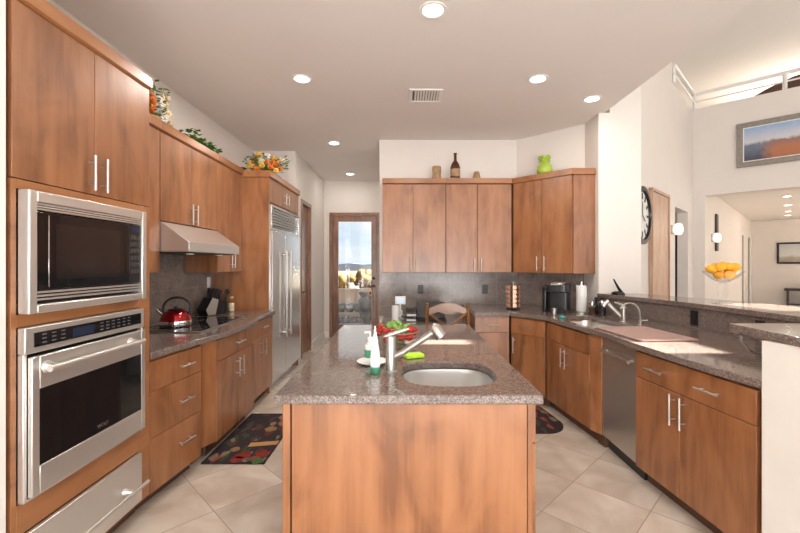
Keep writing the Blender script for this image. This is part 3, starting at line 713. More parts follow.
# fridge
fg = thing('refrigerator', 'tall stainless built-in refrigerator with two doors and a top grille', 'refrigerator', (-1.50, 4.524, 0), PI/2)
MB().box(.004, 1.2, .025, .62, .10, 2.105).build('housing', 'steel_dark', fg)
m = MB(); fr_(m, .004, 1.2, 1.82, 2.105, .025, -.02, .024); m.build('grille_frame', 'steel_v', fg, bevel=.003)
m = MB()
for k in range(7):
    z = 1.855+k*.033; m.add([(.029, .0, z), (1.175, .0, z), (1.175, -.016, z+.012), (.029, -.016, z+.012), (.029, .012, z+.024), (1.175, .012, z+.024)], [(0, 1, 2, 3), (3, 2, 5, 4), (0, 4, 5, 1), (0, 3, 4), (1, 5, 2)])
m.build('grille_slats', 'steel_v', fg, smooth=False)
MB().box(.004, 1.2, .05, .07, .001, .099).build('toe_panel', 'steel_v', fg)
for x0, x1, hx in ((.004, .508, .425), (.512, 1.2, .60)):
    f = MB().box(x0+.002, x1-.002, -.03, .024, .105, 1.815).build('door', 'steel_v', fg, bevel=.006)
    m = MB(); m.tube([(hx, -.072, .55), (hx, -.072, 1.60)], .014, 12)
    for z in (.60, 1.55): m.tube([(hx, -.03, z), (hx, -.072, z)], [.02, .013], 12)
    m.build('handle', 'nickel', f)
# --- back wall uppers
CRB = (2.409, 2.475, .02)
xs = (-.263, .110, .510, .895, 1.312)
cabinet('wall_cabinet', 'left two-door wall cabinet on the back wall below the stoneware pot', (xs[0], 4.93), (xs[2], 4.93), .345, 1.33, 2.408,
        [('door', .002, xs[1]-xs[0], 1.332, 2.406, [('v', xs[1]-xs[0]-.04, 1.43, .16)]), ('door', xs[1]-xs[0], xs[2]-xs[0]-.002, 1.332, 2.406, [('v', xs[1]-xs[0]+.04, 1.43, .16)])], toe=False, crown=CRB, closed=True)
cabinet('wall_cabinet', 'right two-door wall cabinet on the back wall beside the corner cabinet', (xs[2], 4.93), (xs[4], 4.93), .345, 1.33, 2.408,
        [('door', .002, xs[3]-xs[2], 1.332, 2.406, [('v', xs[3]-xs[2]-.04, 1.43, .16)]), ('door', xs[3]-xs[2], xs[4]-xs[2]-.002, 1.332, 2.406, [('v', xs[3]-xs[2]+.04, 1.43, .16)])], toe=False, crown=CRB, closed=True)
# diagonal corner upper
dg = thing('corner_wall_cabinet', 'dark diagonal corner wall cabinet with two doors below the green vase', 'cabinet', (0, 0, 0))
poly = [(1.330, 4.948), (1.842, 4.420), (1.842, 4.402), (2.076, 4.402), (2.076, 4.64), (1.463, 5.268), (1.332, 5.268)]
MB().prism(poly, 1.33, 2.408).build('carcass', 'wood', dg, bevel=.001)
pc = [(1.318, 4.925), (1.828, 4.382), (2.077, 4.382), (2.077, 4.645), (1.466, 5.272), (1.318, 5.272)]
MB().prism(pc, 2.4095, 2.475).build('crown_rail', 'wood_h', dg, bevel=.0015)
q0 = Vector((1.318, 4.930)); q1 = Vector((1.836, 4.4015)); L, a = frame(q0, q1)
fr = thing('x', None, None)
bpy.data.objects.remove(fr)
def diagdoor(x0, x1, hx):
    f = MB().box(x0+.002, x1-.002, -.004, .0155, 1.332, 2.406).build('door', 'wood', dg, (q0.x, q0.y, 0), bevel=.002, rotz=a)
    h = pull(f, 'v', hx, 1.44, .17, -.004)
diagdoor(.02, L/2+.01, L/2-.035); diagdoor(L/2+.01, L-.003, L/2+.055)
# --- back base run
BZ = [('drawer', .70, .865), ('door', .105, .70)]
P0 = (.760, 4.345); P1 = (1.132, 4.345)
cabinet('base_cabinet', 'maple base cabinet beside the desk with one drawer over one door', P0, P1, .90, .10, .88,
        [('drawer', .002, .370, .70, .865, [('h', .19, .785, .15)]), ('door', .045, .370, .105, .70, []), ('filler_panel', .002, .045, .105, .70, [])])
P0 = (1.142, 4.330); P1 = (1.400, 4.012); L, _ = frame(P0, P1)
cabinet('corner_base_cabinet', 'angled corner base cabinet with a drawer and door under the pod carousel', P0, P1, .70, .10, .88,
        [('drawer', .002, L-.002, .70, .865, [('h', L/2, .785, .16)]), ('door', .002, L-.002, .105, .70, [('v', .05, .58, .17)])])
P0 = (1.405, 3.985); P1 = (1.492, 3.262); L, _ = frame(P0, P1)
cabinet('sink_base_cabinet', 'angled sink base cabinet with a false drawer front over two doors', P0, P1, .60, .10, .88,
        [('false_front', .002, L-.002, .70, .865, []), ('door', .002, L/2, .105, .70, [('v', L/2-.035, .59, .17)]), ('door', L/2, L-.002, .105, .70, [('v', L/2+.035, .59, .17)])])
tp = thing('filler_post', 'light maple corner post between the sink cabinet and the dishwasher', 'filler post', (0, 0, 0))
MB().prism([(1.496, 3.256), (1.545, 3.165), (1.62, 3.165), (1.62, 3.256)], .10, .879).build('post', 'wood', tp, bevel=.004)
MB().prism([(1.56, 3.255), (1.575, 3.17), (1.62, 3.17), (1.62, 3.255)], .001, .099).build('toe_kick', 'toe', tp)
# dishwasher
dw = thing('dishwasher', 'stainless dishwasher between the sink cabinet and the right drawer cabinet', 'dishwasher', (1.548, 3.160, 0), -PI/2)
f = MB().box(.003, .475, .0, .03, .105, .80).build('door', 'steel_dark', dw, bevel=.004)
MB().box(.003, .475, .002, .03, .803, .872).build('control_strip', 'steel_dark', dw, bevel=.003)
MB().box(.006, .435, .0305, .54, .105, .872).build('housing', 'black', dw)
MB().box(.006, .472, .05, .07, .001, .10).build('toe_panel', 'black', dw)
m = MB(); m.tube([(.04, -.04, .775), (.44, -.04, .775)], .011, 12)
for xx in (.07, .41): m.tube([(xx, .0, .775), (xx, -.04, .775)], .009, 10)
m.build('handle', 'nickel', f)
P0 = (1.530, 2.680); P1 = (1.600, 1.80); L, _ = frame(P0, P1)
cabinet('base_cabinet', 'wide two-door maple base cabinet right of the dishwasher, with one wide drawer', P0, P1, .62, .10, .88,
        [('drawer', .002, L-.035, .70, .865, [('h', .20, .782, .15), ('h', .60, .782, .15)]), ('door', .002, .388, .105, .70, [('v', .350, .60, .18)]), ('door', .388, L-.035, .105, .70, [('v', .426, .60, .18)])])
# --- right/back countertop with sink hole
bar_f = [(2.082, 4.326), (2.20, 3.95), (2.30, 3.60), (2.355, 3.25), (2.385, 2.90), (2.41, 2.40), (2.42, 1.90)]
SC = (1.685, 3.63); SA = math.radians(-83)
sink_hole = rot2(rrect(SC[0], SC[1], .74, .39, .09), SC, SA)
outer = [(.752, 4.315), (1.125, 4.315), (1.375, 3.99), (1.395, 3.9), (1.462, 3.30), (1.492, 3.18), (1.505, 3.05), (1.500, 2.66), (1.53, 2.2), (1.590, 1.803),
         (2.415, 1.803)] + [(x-.004, y) for x, y in bar_f[::-1]][0:] + [(2.077, 4.33), (2.073, 4.625), (1.468, 5.254), (.752, 5.254)]
slab_holes('countertop', outer, [sink_hole], .881, .92, 'granite')
[tag(o, 'polished brown granite countertop running from the desk past the sink to the half wall', 'countertop') for o in bpy.data.objects if o.name == 'countertop.001']
def basin(name, label, pts, depth, parent_loc):
    t = thing(name, label, 'sink', parent_loc)
    cx = sum(p[0] for p in pts)/len(pts); cy = sum(p[1] for p in pts)/len(pts)
    rings = []
    for k, z in ((1.035, -.0405), (1.006, -.041), (.99, -.06), (.97, -depth*.75), (.93, -depth*.93), (.80, -depth), (.12, -depth-.004)):
        rings.append([Vector((cx+(x-cx)*k, cy+(y-cy)*k, z)) for x, y in pts])
    m = MB(); n = len(pts); vs = [p for r in rings for p in r]; fs = []
    for i in range(len(rings)-1):
        for j in range(n): kk = (j+1) % n; fs.append((i*n+j, i*n+kk, (i+1)*n+kk, (i+1)*n+j))
    fs.append(tuple((len(rings)-1)*n+j for j in range(n))); m.add(vs, fs); o = m.build('basin', 'basin', t, ang=60)
    sm = o.modifiers.new('solid', 'SOLIDIFY'); sm.thickness = .0015; sm.offset = 0
    q = MB(); q.lathe([(.04, -depth-.002), (.045, -depth+.003), (.03, -depth+.002), (.02, -depth-.001)], (cx, cy, 0), 20); q.build('drain', 'chrome', t)
    return t
basin('kitchen_sink', 'stainless undermount sink in the right countertop behind the paper towels', [(x-SC[0], y-SC[1]) for x, y in sink_hole], .19, (SC[0], SC[1], .92))
# backsplashes of back, diagonal
tag(MB().box(0, 1.068, 0, .02, .7615, .9205).box(0, 1.785, 0, .02, .9205, 1.329).build('backsplash', 'splash', None, (-.318, 5.257, 0)), 'polished stone tile backsplash on the back wall above the desk', 'backsplash')
L, a = frame((1.464, 5.258), (2.072, 4.640))
tag(MB().box(.012, L-.01, 0, .012, .9205, 1.329).build('backsplash', 'splash', None, (1.458, 5.252, 0), rotz=a), 'dark polished tile backsplash on the diagonal wall behind the coffee maker', 'backsplash')
outlet((.215, 5.2565, 1.105), 0, 'black', 'black outlet on the back wall backsplash, left of the pair')
outlet((1.05, 5.2565, 1.105), 0, 'black', 'black outlet on the back wall backsplash, near the pod carousel')
# --- half wall carrying the bar, splash face and bar top
pts_b = [(x+.035, y) for x, y in bar_f]
hw_poly = [(x+.026, y-.0) for x, y in bar_f] + [(2.60, 1.90), (2.60, 2.9), (2.52, 3.6), (2.40, 4.326)]
struct(MB().prism(hw_poly, 0, 1.078).build('wall_bar', 'pony', smooth=False))
m = MB(); m.prism([(x, y) for x, y in bar_f]+[(x+.025, y) for x, y in bar_f[::-1]], .9205, 1.078)
tag(m.build('backsplash', 'granite', ang=20), 'speckled granite splash strip below the raised bar top', 'backsplash')
bt = [(x-.02, y-.002) for x, y in bar_f] + [(2.98, 1.90), (2.95, 2.95), (2.80, 3.60), (2.52, 4.322)]
slab_holes('bar_top', bt, [], 1.0795, 1.12, 'granite')
tag(bpy.data.objects['bar_top'], 'raised granite bar top carrying the fruit bowl', 'bar top')
outlet((2.296, 3.30, 1.0), 0, 'black', 'x')
for o in list(bpy.data.objects):
    if o.get('label') == 'x':
        v0 = Vector((2.355, 3.25))-Vector((2.30, 3.60)); an = math.atan2(v0.y, v0.x)
        o.rotation_euler = (0, 0, an); pp = Vector((2.30, 3.60))+v0*.93
        o.location = (pp.x-.001, pp.y, 1.0); o['label'] = 'black outlet in the bar splash beside the faucets'
        o.rotation_euler = (0, 0, an)
o = outlet((2.396, 2.72, 1.0), math.atan2(-.5, .025), 'black', 'black outlet in the bar splash just left of the raised ledge tip'); o.location = (2.393, 2.72, 1.0)
# near half wall + ledge slab
struct(MB().prism([(1.588, 1.797), (2.6, 1.797), (2.6, .4), (1.75, .4), (1.70, 1.0), (1.622, 1.66)], 0, 1.098).build('wall_half', 'pony', smooth=False))
m = slab_holes('ledge_top', [(1.630, 2.03), (2.385, 2.03), (2.385, 1.885), (2.7, 1.885), (2.7, .38), (1.70, .38), (1.66, 1.0), (1.605, 1.64), (1.612, 1.85)], [], 1.0995, 1.14, 'granite')
tag(m, 'raised granite ledge slab on the near half wall at right', 'ledge')
m = MB(); m.tube([(1.66, 2.0, 1.09), (1.665, 2.0, 1.06), (1.70, 1.99, 1.01), (1.78, 1.95, .975), (1.86, 1.9, .965)], .006, 8); m.tube([(1.86, 1.9, .965), (1.90, 1.88, .93)], .006, 8)
m.box(1.64, 1.70, 1.985, 2.015, 1.088, 1.0985); 
tag(m.build('support_bracket', 'nickel'), 'thin curved metal bracket under the tip of the near granite ledge', 'bracket')

# ------------------------------------------------------------------ island
IX0, IX1, IY0, IY1 = -.514, .553, 1.60, 3.435
isl = thing('kitchen_island', 'maple kitchen island with a broad plain end panel facing the camera', 'island', (0, 1.64, 0))
bx0, bx1, by1 = -.478, .520, 1.765
MB().box(bx0+.0235, bx1-.0215, 0, .02, .001, .88).build('end_panel', 'wood', isl, bevel=.002)
m = MB(); m.box(bx0, bx0+.018, .021, by1-.021, .1, .88); m.box(bx1-.018, bx1, .021, by1-.021, .1, .88); m.box(bx0+.018, bx1-.018, .021, by1-.021, .1, .118); m.build('carcass', 'wood', isl)
MB().box(bx0, bx1, by1-.02, by1, .001, .88).build('end_panel', 'wood', isl, bevel=.002)
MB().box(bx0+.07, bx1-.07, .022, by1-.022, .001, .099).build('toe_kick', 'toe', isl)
ys = [.022, .58, 1.17, 1.757]
for k in range(3):
    y0, y1 = ys[k]+.0015, ys[k+1]-.0015
    f = MB().box(bx1+.001, bx1+.021, y0, y1, .705, .865).build('drawer', 'wood', isl, bevel=.002)
    m = MB(); yc = (y0+y1)/2; m.tube([(bx1+.055, yc-.07, .785), (bx1+.055, yc+.07, .785)], .0062)
    for s_ in (-.045, .045): m.tube([(bx1+.021, yc+s_, .785), (bx1+.055, yc+s_, .785)], .0045, 8)
    m.build('handle', 'handle', f)
    f = MB().box(bx1+.001, bx1+.021, y0, y1, .105, .70).build('door', 'wood', isl, bevel=.002)
    m = MB(); yc = y1-.05; m.tube([(bx1+.055, yc, .5), (bx1+.055, yc, .66)], .0062)
    for s_ in (.53, .63): m.tube([(bx1+.021, yc, s_), (bx1+.055, yc, s_)], .0045, 8)
    m.build('handle', 'handle', f)
    f = MB().box(bx0-.021, bx0-.001, y0, y1, .105, .865).build('door', 'wood', isl, bevel=.002)
# corner stiles at the front
MB().box(bx0-.012, bx0+.0175, -.002, .020, .001, .879).build('corner_stile', 'wood', isl, bevel=.002)
MB().box(bx1-.0195, bx1, -.002, .020, .001, .879).build('corner_stile', 'wood', isl, bevel=.002)
def dshape(cx, cy, w, d, n=44):
    pts = []
    for i in range(n):
        a_ = 2*PI*i/n; c_, s_ = math.cos(a_), math.sin(a_); e = .62 if s_ > 0 else .8
        pts.append((cx+w/2*math.copysign(abs(c_)**e, c_), cy+d/2*math.copysign(abs(s_)**e, s_)))
    return pts
ih = dshape(.208, 1.93, .44, .43)
slab_holes('countertop', [(IX0, IY0), (IX1, IY0), (IX1, IY1), (IX0, IY1)], [ih], .8815, .92, 'granite', bevel=.006)
[tag(o, 'polished brown granite island top with a round-cornered sink', 'countertop') for o in bpy.data.objects if o.name == 'countertop.002']
basin('prep_sink', 'stainless prep sink set into the island top', [(x-.208, y-1.93) for x, y in ih], .17, (.208, 1.93, .92))
# island faucet
fc = thing('pull_out_faucet', 'brushed nickel pull-out faucet with slanted spout beside the prep sink', 'faucet', (-.062, 1.94, .9205))
MB().lathe([(.031, 0), (.031, .006), (.026, .01), (.026, .165), (.024, .172), (.0, .174)], n=28).build('body', 'nickel', fc)
m = MB(); m.tube([(0, 0, .065), (.06, -.012, .098), (.20, -.04, .198)], [.016, .0155, .0155], 18); m.build('spout', 'nickel', fc)
R = Matrix.Rotation(math.radians(24), 3, 'Y')@Matrix.Rotation(math.radians(0), 3, 'X')
m = MB(); m.tube([(.195, -.040, .222), (.207, -.042, .218), (.236, -.046, .178)], [.020, .026, .030], 20); m.build('spray_head', 'nickel', fc)
m = MB(); m.tube([(-.035, 0, .168), (0, 0, .180), (.085, .01, .205)], [.006, .012, .006], 12); m.build('lever', 'nickel', fc)
# sponge
m = MB(); R = Matrix.Rotation(.35, 3, 'Z'); m.obox((0, 0, .011), .105, .07, .02, R)
tag(m.build('sponge', 'sponge', None, (.052, 2.24, .9215), bevel=.004), 'lime green sponge on the island top behind the prep sink', 'sponge')
# dish plate with bottles
m = MB(); m.lathe([(.045, 0), (.075, .012), (.08, .016), (.078, .018), (.04, .005), (0, .004)], n=32)
tag(m.build('saucer', 'whitepl', None, (-.165, 2.10, .9205)), 'white oval saucer on the island beside the faucet', 'plate')
t = thing('dish_soap_bottle', 'white cone-shaped soap bottle with a green base, standing on the island', 'bottle', (-.138, 1.935, .9205))
MB().lathe([(.024, 0), (.026, .004), (.026, .022), (.022, .026)], n=20).build('cap', 'greenplastic', t)
MB().lathe([(.022, .0265), (.026, .05), (.021, .10), (.012, .16), (.004, .20), (.003, .22)], n=20, sc=(1, .6)).build('tube_body', 'whitepl', t)
t = thing('lotion_bottle', 'clear lotion bottle with a white pump on the white saucer', 'bottle', (-.175, 2.10, .9260))
MB().lathe([(.026, 0), (.029, .01), (.029, .09), (.012, .11), (.012, .12)], n=20).build('bottle_body', 'whitepl', t)
m = MB(); m.lathe([(.014, .1205), (.014, .132), (.004, .134), (.004, .16)], n=12); m.tube([(0, 0, .158), (-.03, 0, .156)], .005, 8); m.build('pump', 'whitepl', t)
MB().lathe([(.0295, .03), (.0297, .03), (.0297, .07), (.0295, .07)], n=20).build('label_band', 'greenplastic', t)
# wire bowl with salad
wbw = thing('wire_bowl', 'round wire bowl heaped with salad greens and tomatoes on the island', 'bowl', (-.05, 2.56, .9205))
m = MB(); n = 24
for r, z, q in ((.07, .003, .003), (.145, .095, .0035)):
    rr = [(r*math.cos(2*PI*j/n), r*math.sin(2*PI*j/n), z) for j in range(n+1)]; m.tube(rr, q, 6)
m.build('rim_rings', 'nickel', wbw)
m = MB()
for j in range(16):
    c_, s_ = math.cos(2*PI*j/16), math.sin(2*PI*j/16); m.tube([(.07*c_, .07*s_, .003), (.115*c_, .115*s_, .035), (.145*c_, .145*s_, .095)], .0018, 5)
for r, z in ((.10, .02), (.125, .048), (.137, .072)): m.tube([(r*math.cos(2*PI*j/n), r*math.sin(2*PI*j/n), z) for j in range(n+1)], .0016, 5)
m.build('wires', 'nickel', wbw)
def lettuce(r, seed):
    random.seed(seed); m = MB()
    for k in range(26):
        a_ = random.random()*2*PI; el = random.random()*1.3; d_ = Vector((math.cos(a_)*math.cos(el), math.sin(a_)*math.cos(el), math.sin(el)))
        c = d_*r*.7; s_ = r*random.uniform(.35, .6); up = d_; e1 = d_.orthogonal().normalized(); e2 = d_.cross(e1)
        g = []; N = 6
        for i in range(N):
            for j in range(N):
                u, v_ = i/(N-1)*2-1, j/(N-1)*2-1
                g.append(c+e1*u*s_+e2*v_*s_+up*(.25*s_*math.sin(5*u+k)+.25*s_*math.cos(6*v_+k)-(u*u+v_*v_)*.3*s_))
        m.add(g, [(i*N+j, i*N+j+1, (i+1)*N+j+1, (i+1)*N+j) for i in range(N-1) for j in range(N-1)])
    return m
for i, (x, y, z, r) in enumerate(((-.01, .03, .095, .068), (.07, .03, .085, .055), (-.065, .045, .085, .05), (.03, -.055, .055, .045))):
    o = lettuce(r, i).build('lettuce_head', 'lettuce', None, (-.05+x, 2.56+y, .9205+z), ang=80)
    tag(o, 'crinkled green lettuce in the wire bowl on the island', 'lettuce', 'lettuce in the wire bowl')
t0 = None
for i, (x, y, z) in enumerate(((-.108, -.02, .088), (-.065, -.065, .105), (-.018, -.085, .100), (.088, -.05, .110), (.118, .0, .090), (.082, -.088, .072), (-.10, .04, .11), (.035, -.10, .072), (-.05, -.095, .055))):
    L_ = (-.05+x, 2.56+y, .9205+z)
    if t0 is None:
        t0 = thing('tomato', 'ripe red tomato in the wire bowl on the island', 'tomato', L_, 0, 'tomatoes in the wire bowl')
        MB().ball((0, 0, 0), .028, (1, 1, .85), 16, 10).build('fruit', 'tomato', t0)
        m = MB()
        for k in range(5): m.tube([(0, 0, .026), (.012*math.cos(k*1.256), .012*math.sin(k*1.256), .027)], [.003, .001], 5)
        m.build('calyx', 'leaf', t0)
    else: dup(t0, L_, i*.7)

# ------------------------------------------------------------------ left counter things
kt = thing('kettle', 'red and chrome whistling kettle with black handle on the cooktop', 'kettle', (-1.86, 3.30, .929), .3)
MB().lathe([(.100, 0), (.116, .006), (.121, .03), (.117, .050)], n=32).build('base_band', 'chrome', kt)
MB().lathe([(.117, .0505), (.110, .080), (.092, .112), (.065, .130), (.0, .134)], n=32).build('body', 'red', kt)
m = MB(); m.lathe([(.06, .1345), (.052, .142), (.012, .146), (.012, .150), (.018, .154), (.015, .162), (0, .164)], n=20); m.build('lid', 'black', kt)
m = MB(); m.tube([(-.085, 0, .085), (-.12, 0, .12), (-.135, 0, .14)], [.026, .018, .015], 14); m.build('spout', 'chrome', kt)
m = MB(); pts = [(-.09, 0, .10)]
for k in range(11): a_ = PI-.15-k*(PI-.3)/10; pts.append((.01+.10*math.cos(a_), 0, .150+.085*math.sin(a_)))
pts.append((.10, 0, .08)); m.tube(pts, .009, 10); m.build('handle', 'black', kt)
kb = thing('knife_block', 'slanted black and steel knife block on the left counter beyond the cooktop', 'knife block', (-1.97, 4.07, .9205), PI/2-.25)
m = MB(); m.yprism([(-.06, 0), (.10, 0), (.16, .13), (.0, .18), (-.09, .06)], -.055, .055); m.build('block', 'black', kb, bevel=.004)
m = MB(); m.yprism([(-.062, .004), (.04, .004), (.085, .15), (.0, .176), (-.092, .062)], -.0575, -.0555); m.build('steel_side', 'steel', kb)
ds = Vector((.35, 0, .94)).normalized()
kk = None
for i in range(8):
    bx_, by_ = (.02+.035*(i % 4), -.03+.055*(i//4))
    zb = .18-(bx_)*.31+.003
    Rm = Matrix.Rotation(.35, 3, 'Y'); wl_ = kb.rotation_euler[2]
    wx = kb.location.x+bx_*math.cos(wl_)-by_*math.sin(wl_); wy = kb.location.y+bx_*math.sin(wl_)+by_*math.cos(wl_)
    if kk is None:
        kk = thing('kitchen_knife', 'black handled knife standing in the knife block', 'knife', (wx, wy, .9205+zb), wl_, 'knives in the knife block')
        kk.rotation_euler = (0, -.35+.6, wl_)
        m = MB(); m.box(-.007, .007, -.011, .011, .002, .085); m.box(-.007, .012, -.012, .012, .085, .097); m.build('handle', 'black', kk, bevel=.004)
        MB().box(-.002, .002, -.009, .009, -.05, .002).build('blade', 'chrome', kk)
    else:
        d_ = dup(kk, (wx, wy, .9205+zb)); d_.rotation_euler = (0, .25+.1*math.sin(i*2.1), wl_+.12*math.cos(i*3))
cr = thing('utensil_crock', 'black utensil crock between the knife block and the corked bottle', 'crock', (-1.92, 4.27, .9205))
MB().lathe([(.055, 0), (.058, .005), (.058, .12), (.054, .12), (.052, .01), (0, .008)], n=24).build('crock_body', 'black', cr)
for i, (dx, dy, h_, nm) in enumerate(((-.02, .01, .24, 'spatula'), (.02, .015, .25, 'ladle'), (.0, -.02, .22, 'spoon'), (.028, -.02, .21, 'spatula'))):
    t = thing(nm, {'spatula': 'black spatula leaning in the utensil crock', 'ladle': 'black ladle standing in the utensil crock', 'spoon': 'steel serving spoon standing in the utensil crock'}[nm] if i < 3 else 'short black spatula at the right of the utensil crock', 'utensil', (-1.92+dx, 4.27+dy, .9305))
    mt = 'chrome' if nm == 'spoon' else 'black'
    MB().tube([(0, 0, 0), (dx*1.2, dy*1.2, h_*.75)], .004, 8).build('handle', mt, t)
    m = MB()
    if nm == 'spatula': m.obox((dx*1.3, dy*1.3, h_*.75+.036), .008, .05, .07, Matrix.Rotation(.6, 3, 'Z'))
    else: m.ball((dx*1.3, dy*1.3, h_*.75+.025), .027, (1, .8, 1), 12, 8)
    m.build('head', mt, t, bevel=.002 if nm == 'spatula' else 0)
t = thing('corked_bottle', 'small glass bottle with a cork stopper beside the utensil crock', 'bottle', (-1.87, 4.39, .9205))
MB().lathe([(.03, 0), (.033, .005), (.033, .10), (.018, .125), (.018, .14)], n=20).build('glass_body', 'clear', t)
MB().lathe([(.028, .004), (.03, .008), (.03, .09), (0, .092)], n=20).build('contents', 'fl_cream', t)
MB().lathe([(.017, .1405), (.021, .145), (.021, .165), (.0, .167)], n=16).build('cork', 'tan', t)

# ------------------------------------------------------------------ coffee corner
kc = thing('pod_carousel', 'rotating wire carousel of coffee pods on the corner counter', 'pod holder', (1.24, 4.60, .9205))
MB().lathe([(.075, 0), (.078, .006), (.07, .014), (.015, .018)], n=28).build('base', 'blackgloss', kc)
m = MB(); m.tube([(0, 0, .0185), (0, 0, .30)], .006, 8); m.ball((0, 0, .305), .011); m.build('pole', 'nickel', kc)
m = MB()
for r_ in range(6):
    z = .025+r_*.048; m.tube([(.034*math.cos(2*PI*j/20), .034*math.sin(2*PI*j/20), z) for j in range(21)], .0015, 5)
m.build('wire_rings', 'nickel', kc)
pod = None; cnt = 0
for r_ in range(5):
    for c_ in range(7):
        an = 2*PI*c_/7+.2; z = .9205+.05+r_*.050; L_ = (1.24+.038*math.cos(an), 4.60+.038*math.sin(an), z)
        if math.sin(an) > .75: continue
        if pod is None:
            pod = thing('coffee_pod', 'copper lidded coffee pod in the wire carousel', 'coffee pod', L_, an, 'coffee pods in the carousel')
            Ry = Matrix.Rotation(PI/2, 3, 'Y')
            MB().lathe([(.016, 0), (.021, .036)], n=16, rotm=Ry).build('cup', 'brown', pod)
            MB().lathe([(.0235, .0362), (.0235, .039), (.015, .0395), (0, .0396)], n=16, rotm=Ry).build('foil_lid', 'copper', pod)
        else: dup(pod, L_, an)
cm = thing('coffee_maker', 'black single-serve coffee maker on the corner counter', 'coffee maker', (1.655, 4.34, .9205), -.5)
m = MB(); m.prism(rrect(0, .06, .22, .20, .04), 0.02, .30); m.build('tower', 'black', cm, bevel=.006)
m = MB(); m.prism(rrect(0, -.02, .23, .26, .05), .215, .305); m.build('brew_head', 'black', cm, bevel=.012)
m = MB(); m.prism(rrect(0, -.04, .19, .2, .04), 0, .025); m.build('drip_tray', 'black', cm, bevel=.004)
m = MB(); m.prism(rrect(0, -.03, .15, .17, .05), .3055, .318); m.build('lid', 'nickel', cm, bevel=.004)
m = MB(); m.tube([(-.07, -.13, .29), (-.05, -.165, .30), (.05, -.165, .30), (.07, -.13, .29)], .008, 8); m.build('handle', 'nickel', cm)
m = MB(); m.prism(rrect(-.14, .06, .05, .17, .02), 0.0, .26); m.build('water_tank', 'black', cm, bevel=.004)
t = MB().lathe([(.026, 0), (.029, .003), (.031, .07), (.029, .07), (.026, .006), (0, .005)], n=24).build('tumbler', 'nickel', None, (1.505, 4.06, .9205))
tag(t, 'small brushed metal tumbler in front of the coffee maker', 'cup')
t = thing('paper_towel_holder', 'paper towel roll upright on a metal stand beside the coffee maker', 'paper towel holder', (1.875, 4.28, .9205))
MB().lathe([(.085, 0), (.085, .01), (.01, .014)], n=32).build('base', 'nickel', t)
MB().lathe([(.051, .0155), (.053, .02), (.053, .285), (.02, .287), (.019, .284), (.019, .017)], n=32).build('paper_roll', 'paper', t)
m = MB(); m.tube([(0, 0, .014), (0, 0, .31)], .007, 10); m.ball((0, 0, .318), .014); m.build('pole', 'chrome', t)
for i, (x, y, h_, lb) in enumerate(((1.915, 4.12, .10, 'short glass canister with steel lid nearest the paper towels'), (1.985, 4.06, .12, 'glass canister with steel lid beside the bar wall'), (2.02, 4.20, .15, 'taller black-lidded canister in the corner by the bar wall'))):
    t = thing('canister', lb, 'canister', (x, y, .9205))
    MB().lathe([(.036, 0), (.04, .004), (.04, h_), (.037, h_)], n=24).build('glass_body', 'clear' if i < 2 else 'black', t)
    MB().lathe([(.034, .004), (.036, .008), (.036, h_*.75), (0, h_*.77)], n=24).build('contents', 'bottle' if i == 0 else 'black', t)
    m = MB(); m.lathe([(.041, h_+.001), (.041, h_+.018), (.012, h_+.022), (.012, h_+.032), (0, h_+.034)], n=24); m.build('lid', 'chrome' if i < 2 else 'black', t)
# main faucets
fc = thing('sink_faucet', 'thick brushed nickel faucet leaning over the main sink', 'faucet', (1.935, 3.57, .9205))
MB().lathe([(.034, 0), (.034, .008), (.028, .014), (.026, .09), (.027, .13), (.02, .14), (0, .142)], n=24).build('body', 'nickel', fc)
m = MB(); m.tube([(-.005, 0, .035), (-.07, .03, .11), (-.115, .05, .165)], [.017, .016, .017], 16); m.tube([(-.105, .047, .185), (-.13, .055, .165), (-.15, .06, .135)], [.02, .024, .025], 16); m.build('spout', 'nickel', fc)
m = MB(); m.tube([(0, 0, .142), (-.02, .0, .158), (-.07, .02, .175)], [.018, .012, .006], 10); m.build('lever', 'nickel', fc)
fc = thing('filter_faucet', 'slim gooseneck filtered water tap beside the thick faucet', 'faucet', (1.985, 3.40, .9205))
MB().lathe([(.022, 0), (.022, .006), (.014, .012), (.013, .045), (.009, .05)], n=20).build('base', 'nickel', fc)
m = MB(); pts = [(0, 0, .05), (-.005, 0, .09)]
for k in range(13): a_ = k*PI*.86/12; pts.append((-.085+.08*math.cos(a_), .02*k/12, .10+.085*math.sin(a_)))
m.tube(pts, .0065, 10); m.build('gooseneck', 'nickel', fc)
m = MB(); m.tube([(.0, 0, .04), (.05, -.02, .045)], .006, 8); m.build('lever', 'nickel', fc)
m = MB(); m.ball((0, 0, .012), .02, (1.3, 1, .6)); tag(m.build('dish_scrubber', plain('teal_sponge', (.02, .45, .42), .7), None, (1.50, 3.84, .9205)), 'small teal scrubber on the counter rim left of the main sink', 'scrubber')
# board
m = MB(); m.prism(rot2(rrect(1.76, 2.985, .41, .58, .02), (1.76, 2.985), .06), .9205, .932)
tag(m.build('cutting_board', 'mat', bevel=.003), 'dusty rose cutting board lying on the counter beside the sink', 'cutting board')
# phone on bar
t = thing('cordless_phone', 'black handset upright in its cradle at the far end of the bar', 'phone', (2.215, 4.18, 1.1205), .3)
m = MB(); m.xprism([(-.04, 0), (.05, 0), (.045, .02), (.0, .035), (-.035, .012)], -.05, .05); m.build('cradle', 'black', t, bevel=.004)
m = MB(); m.tube([(.03, 0, .028), (-.005, .0, .07), (-.055, .01, .16)], [.016, .014, .006], 10); m.build('handset', 'black', t)
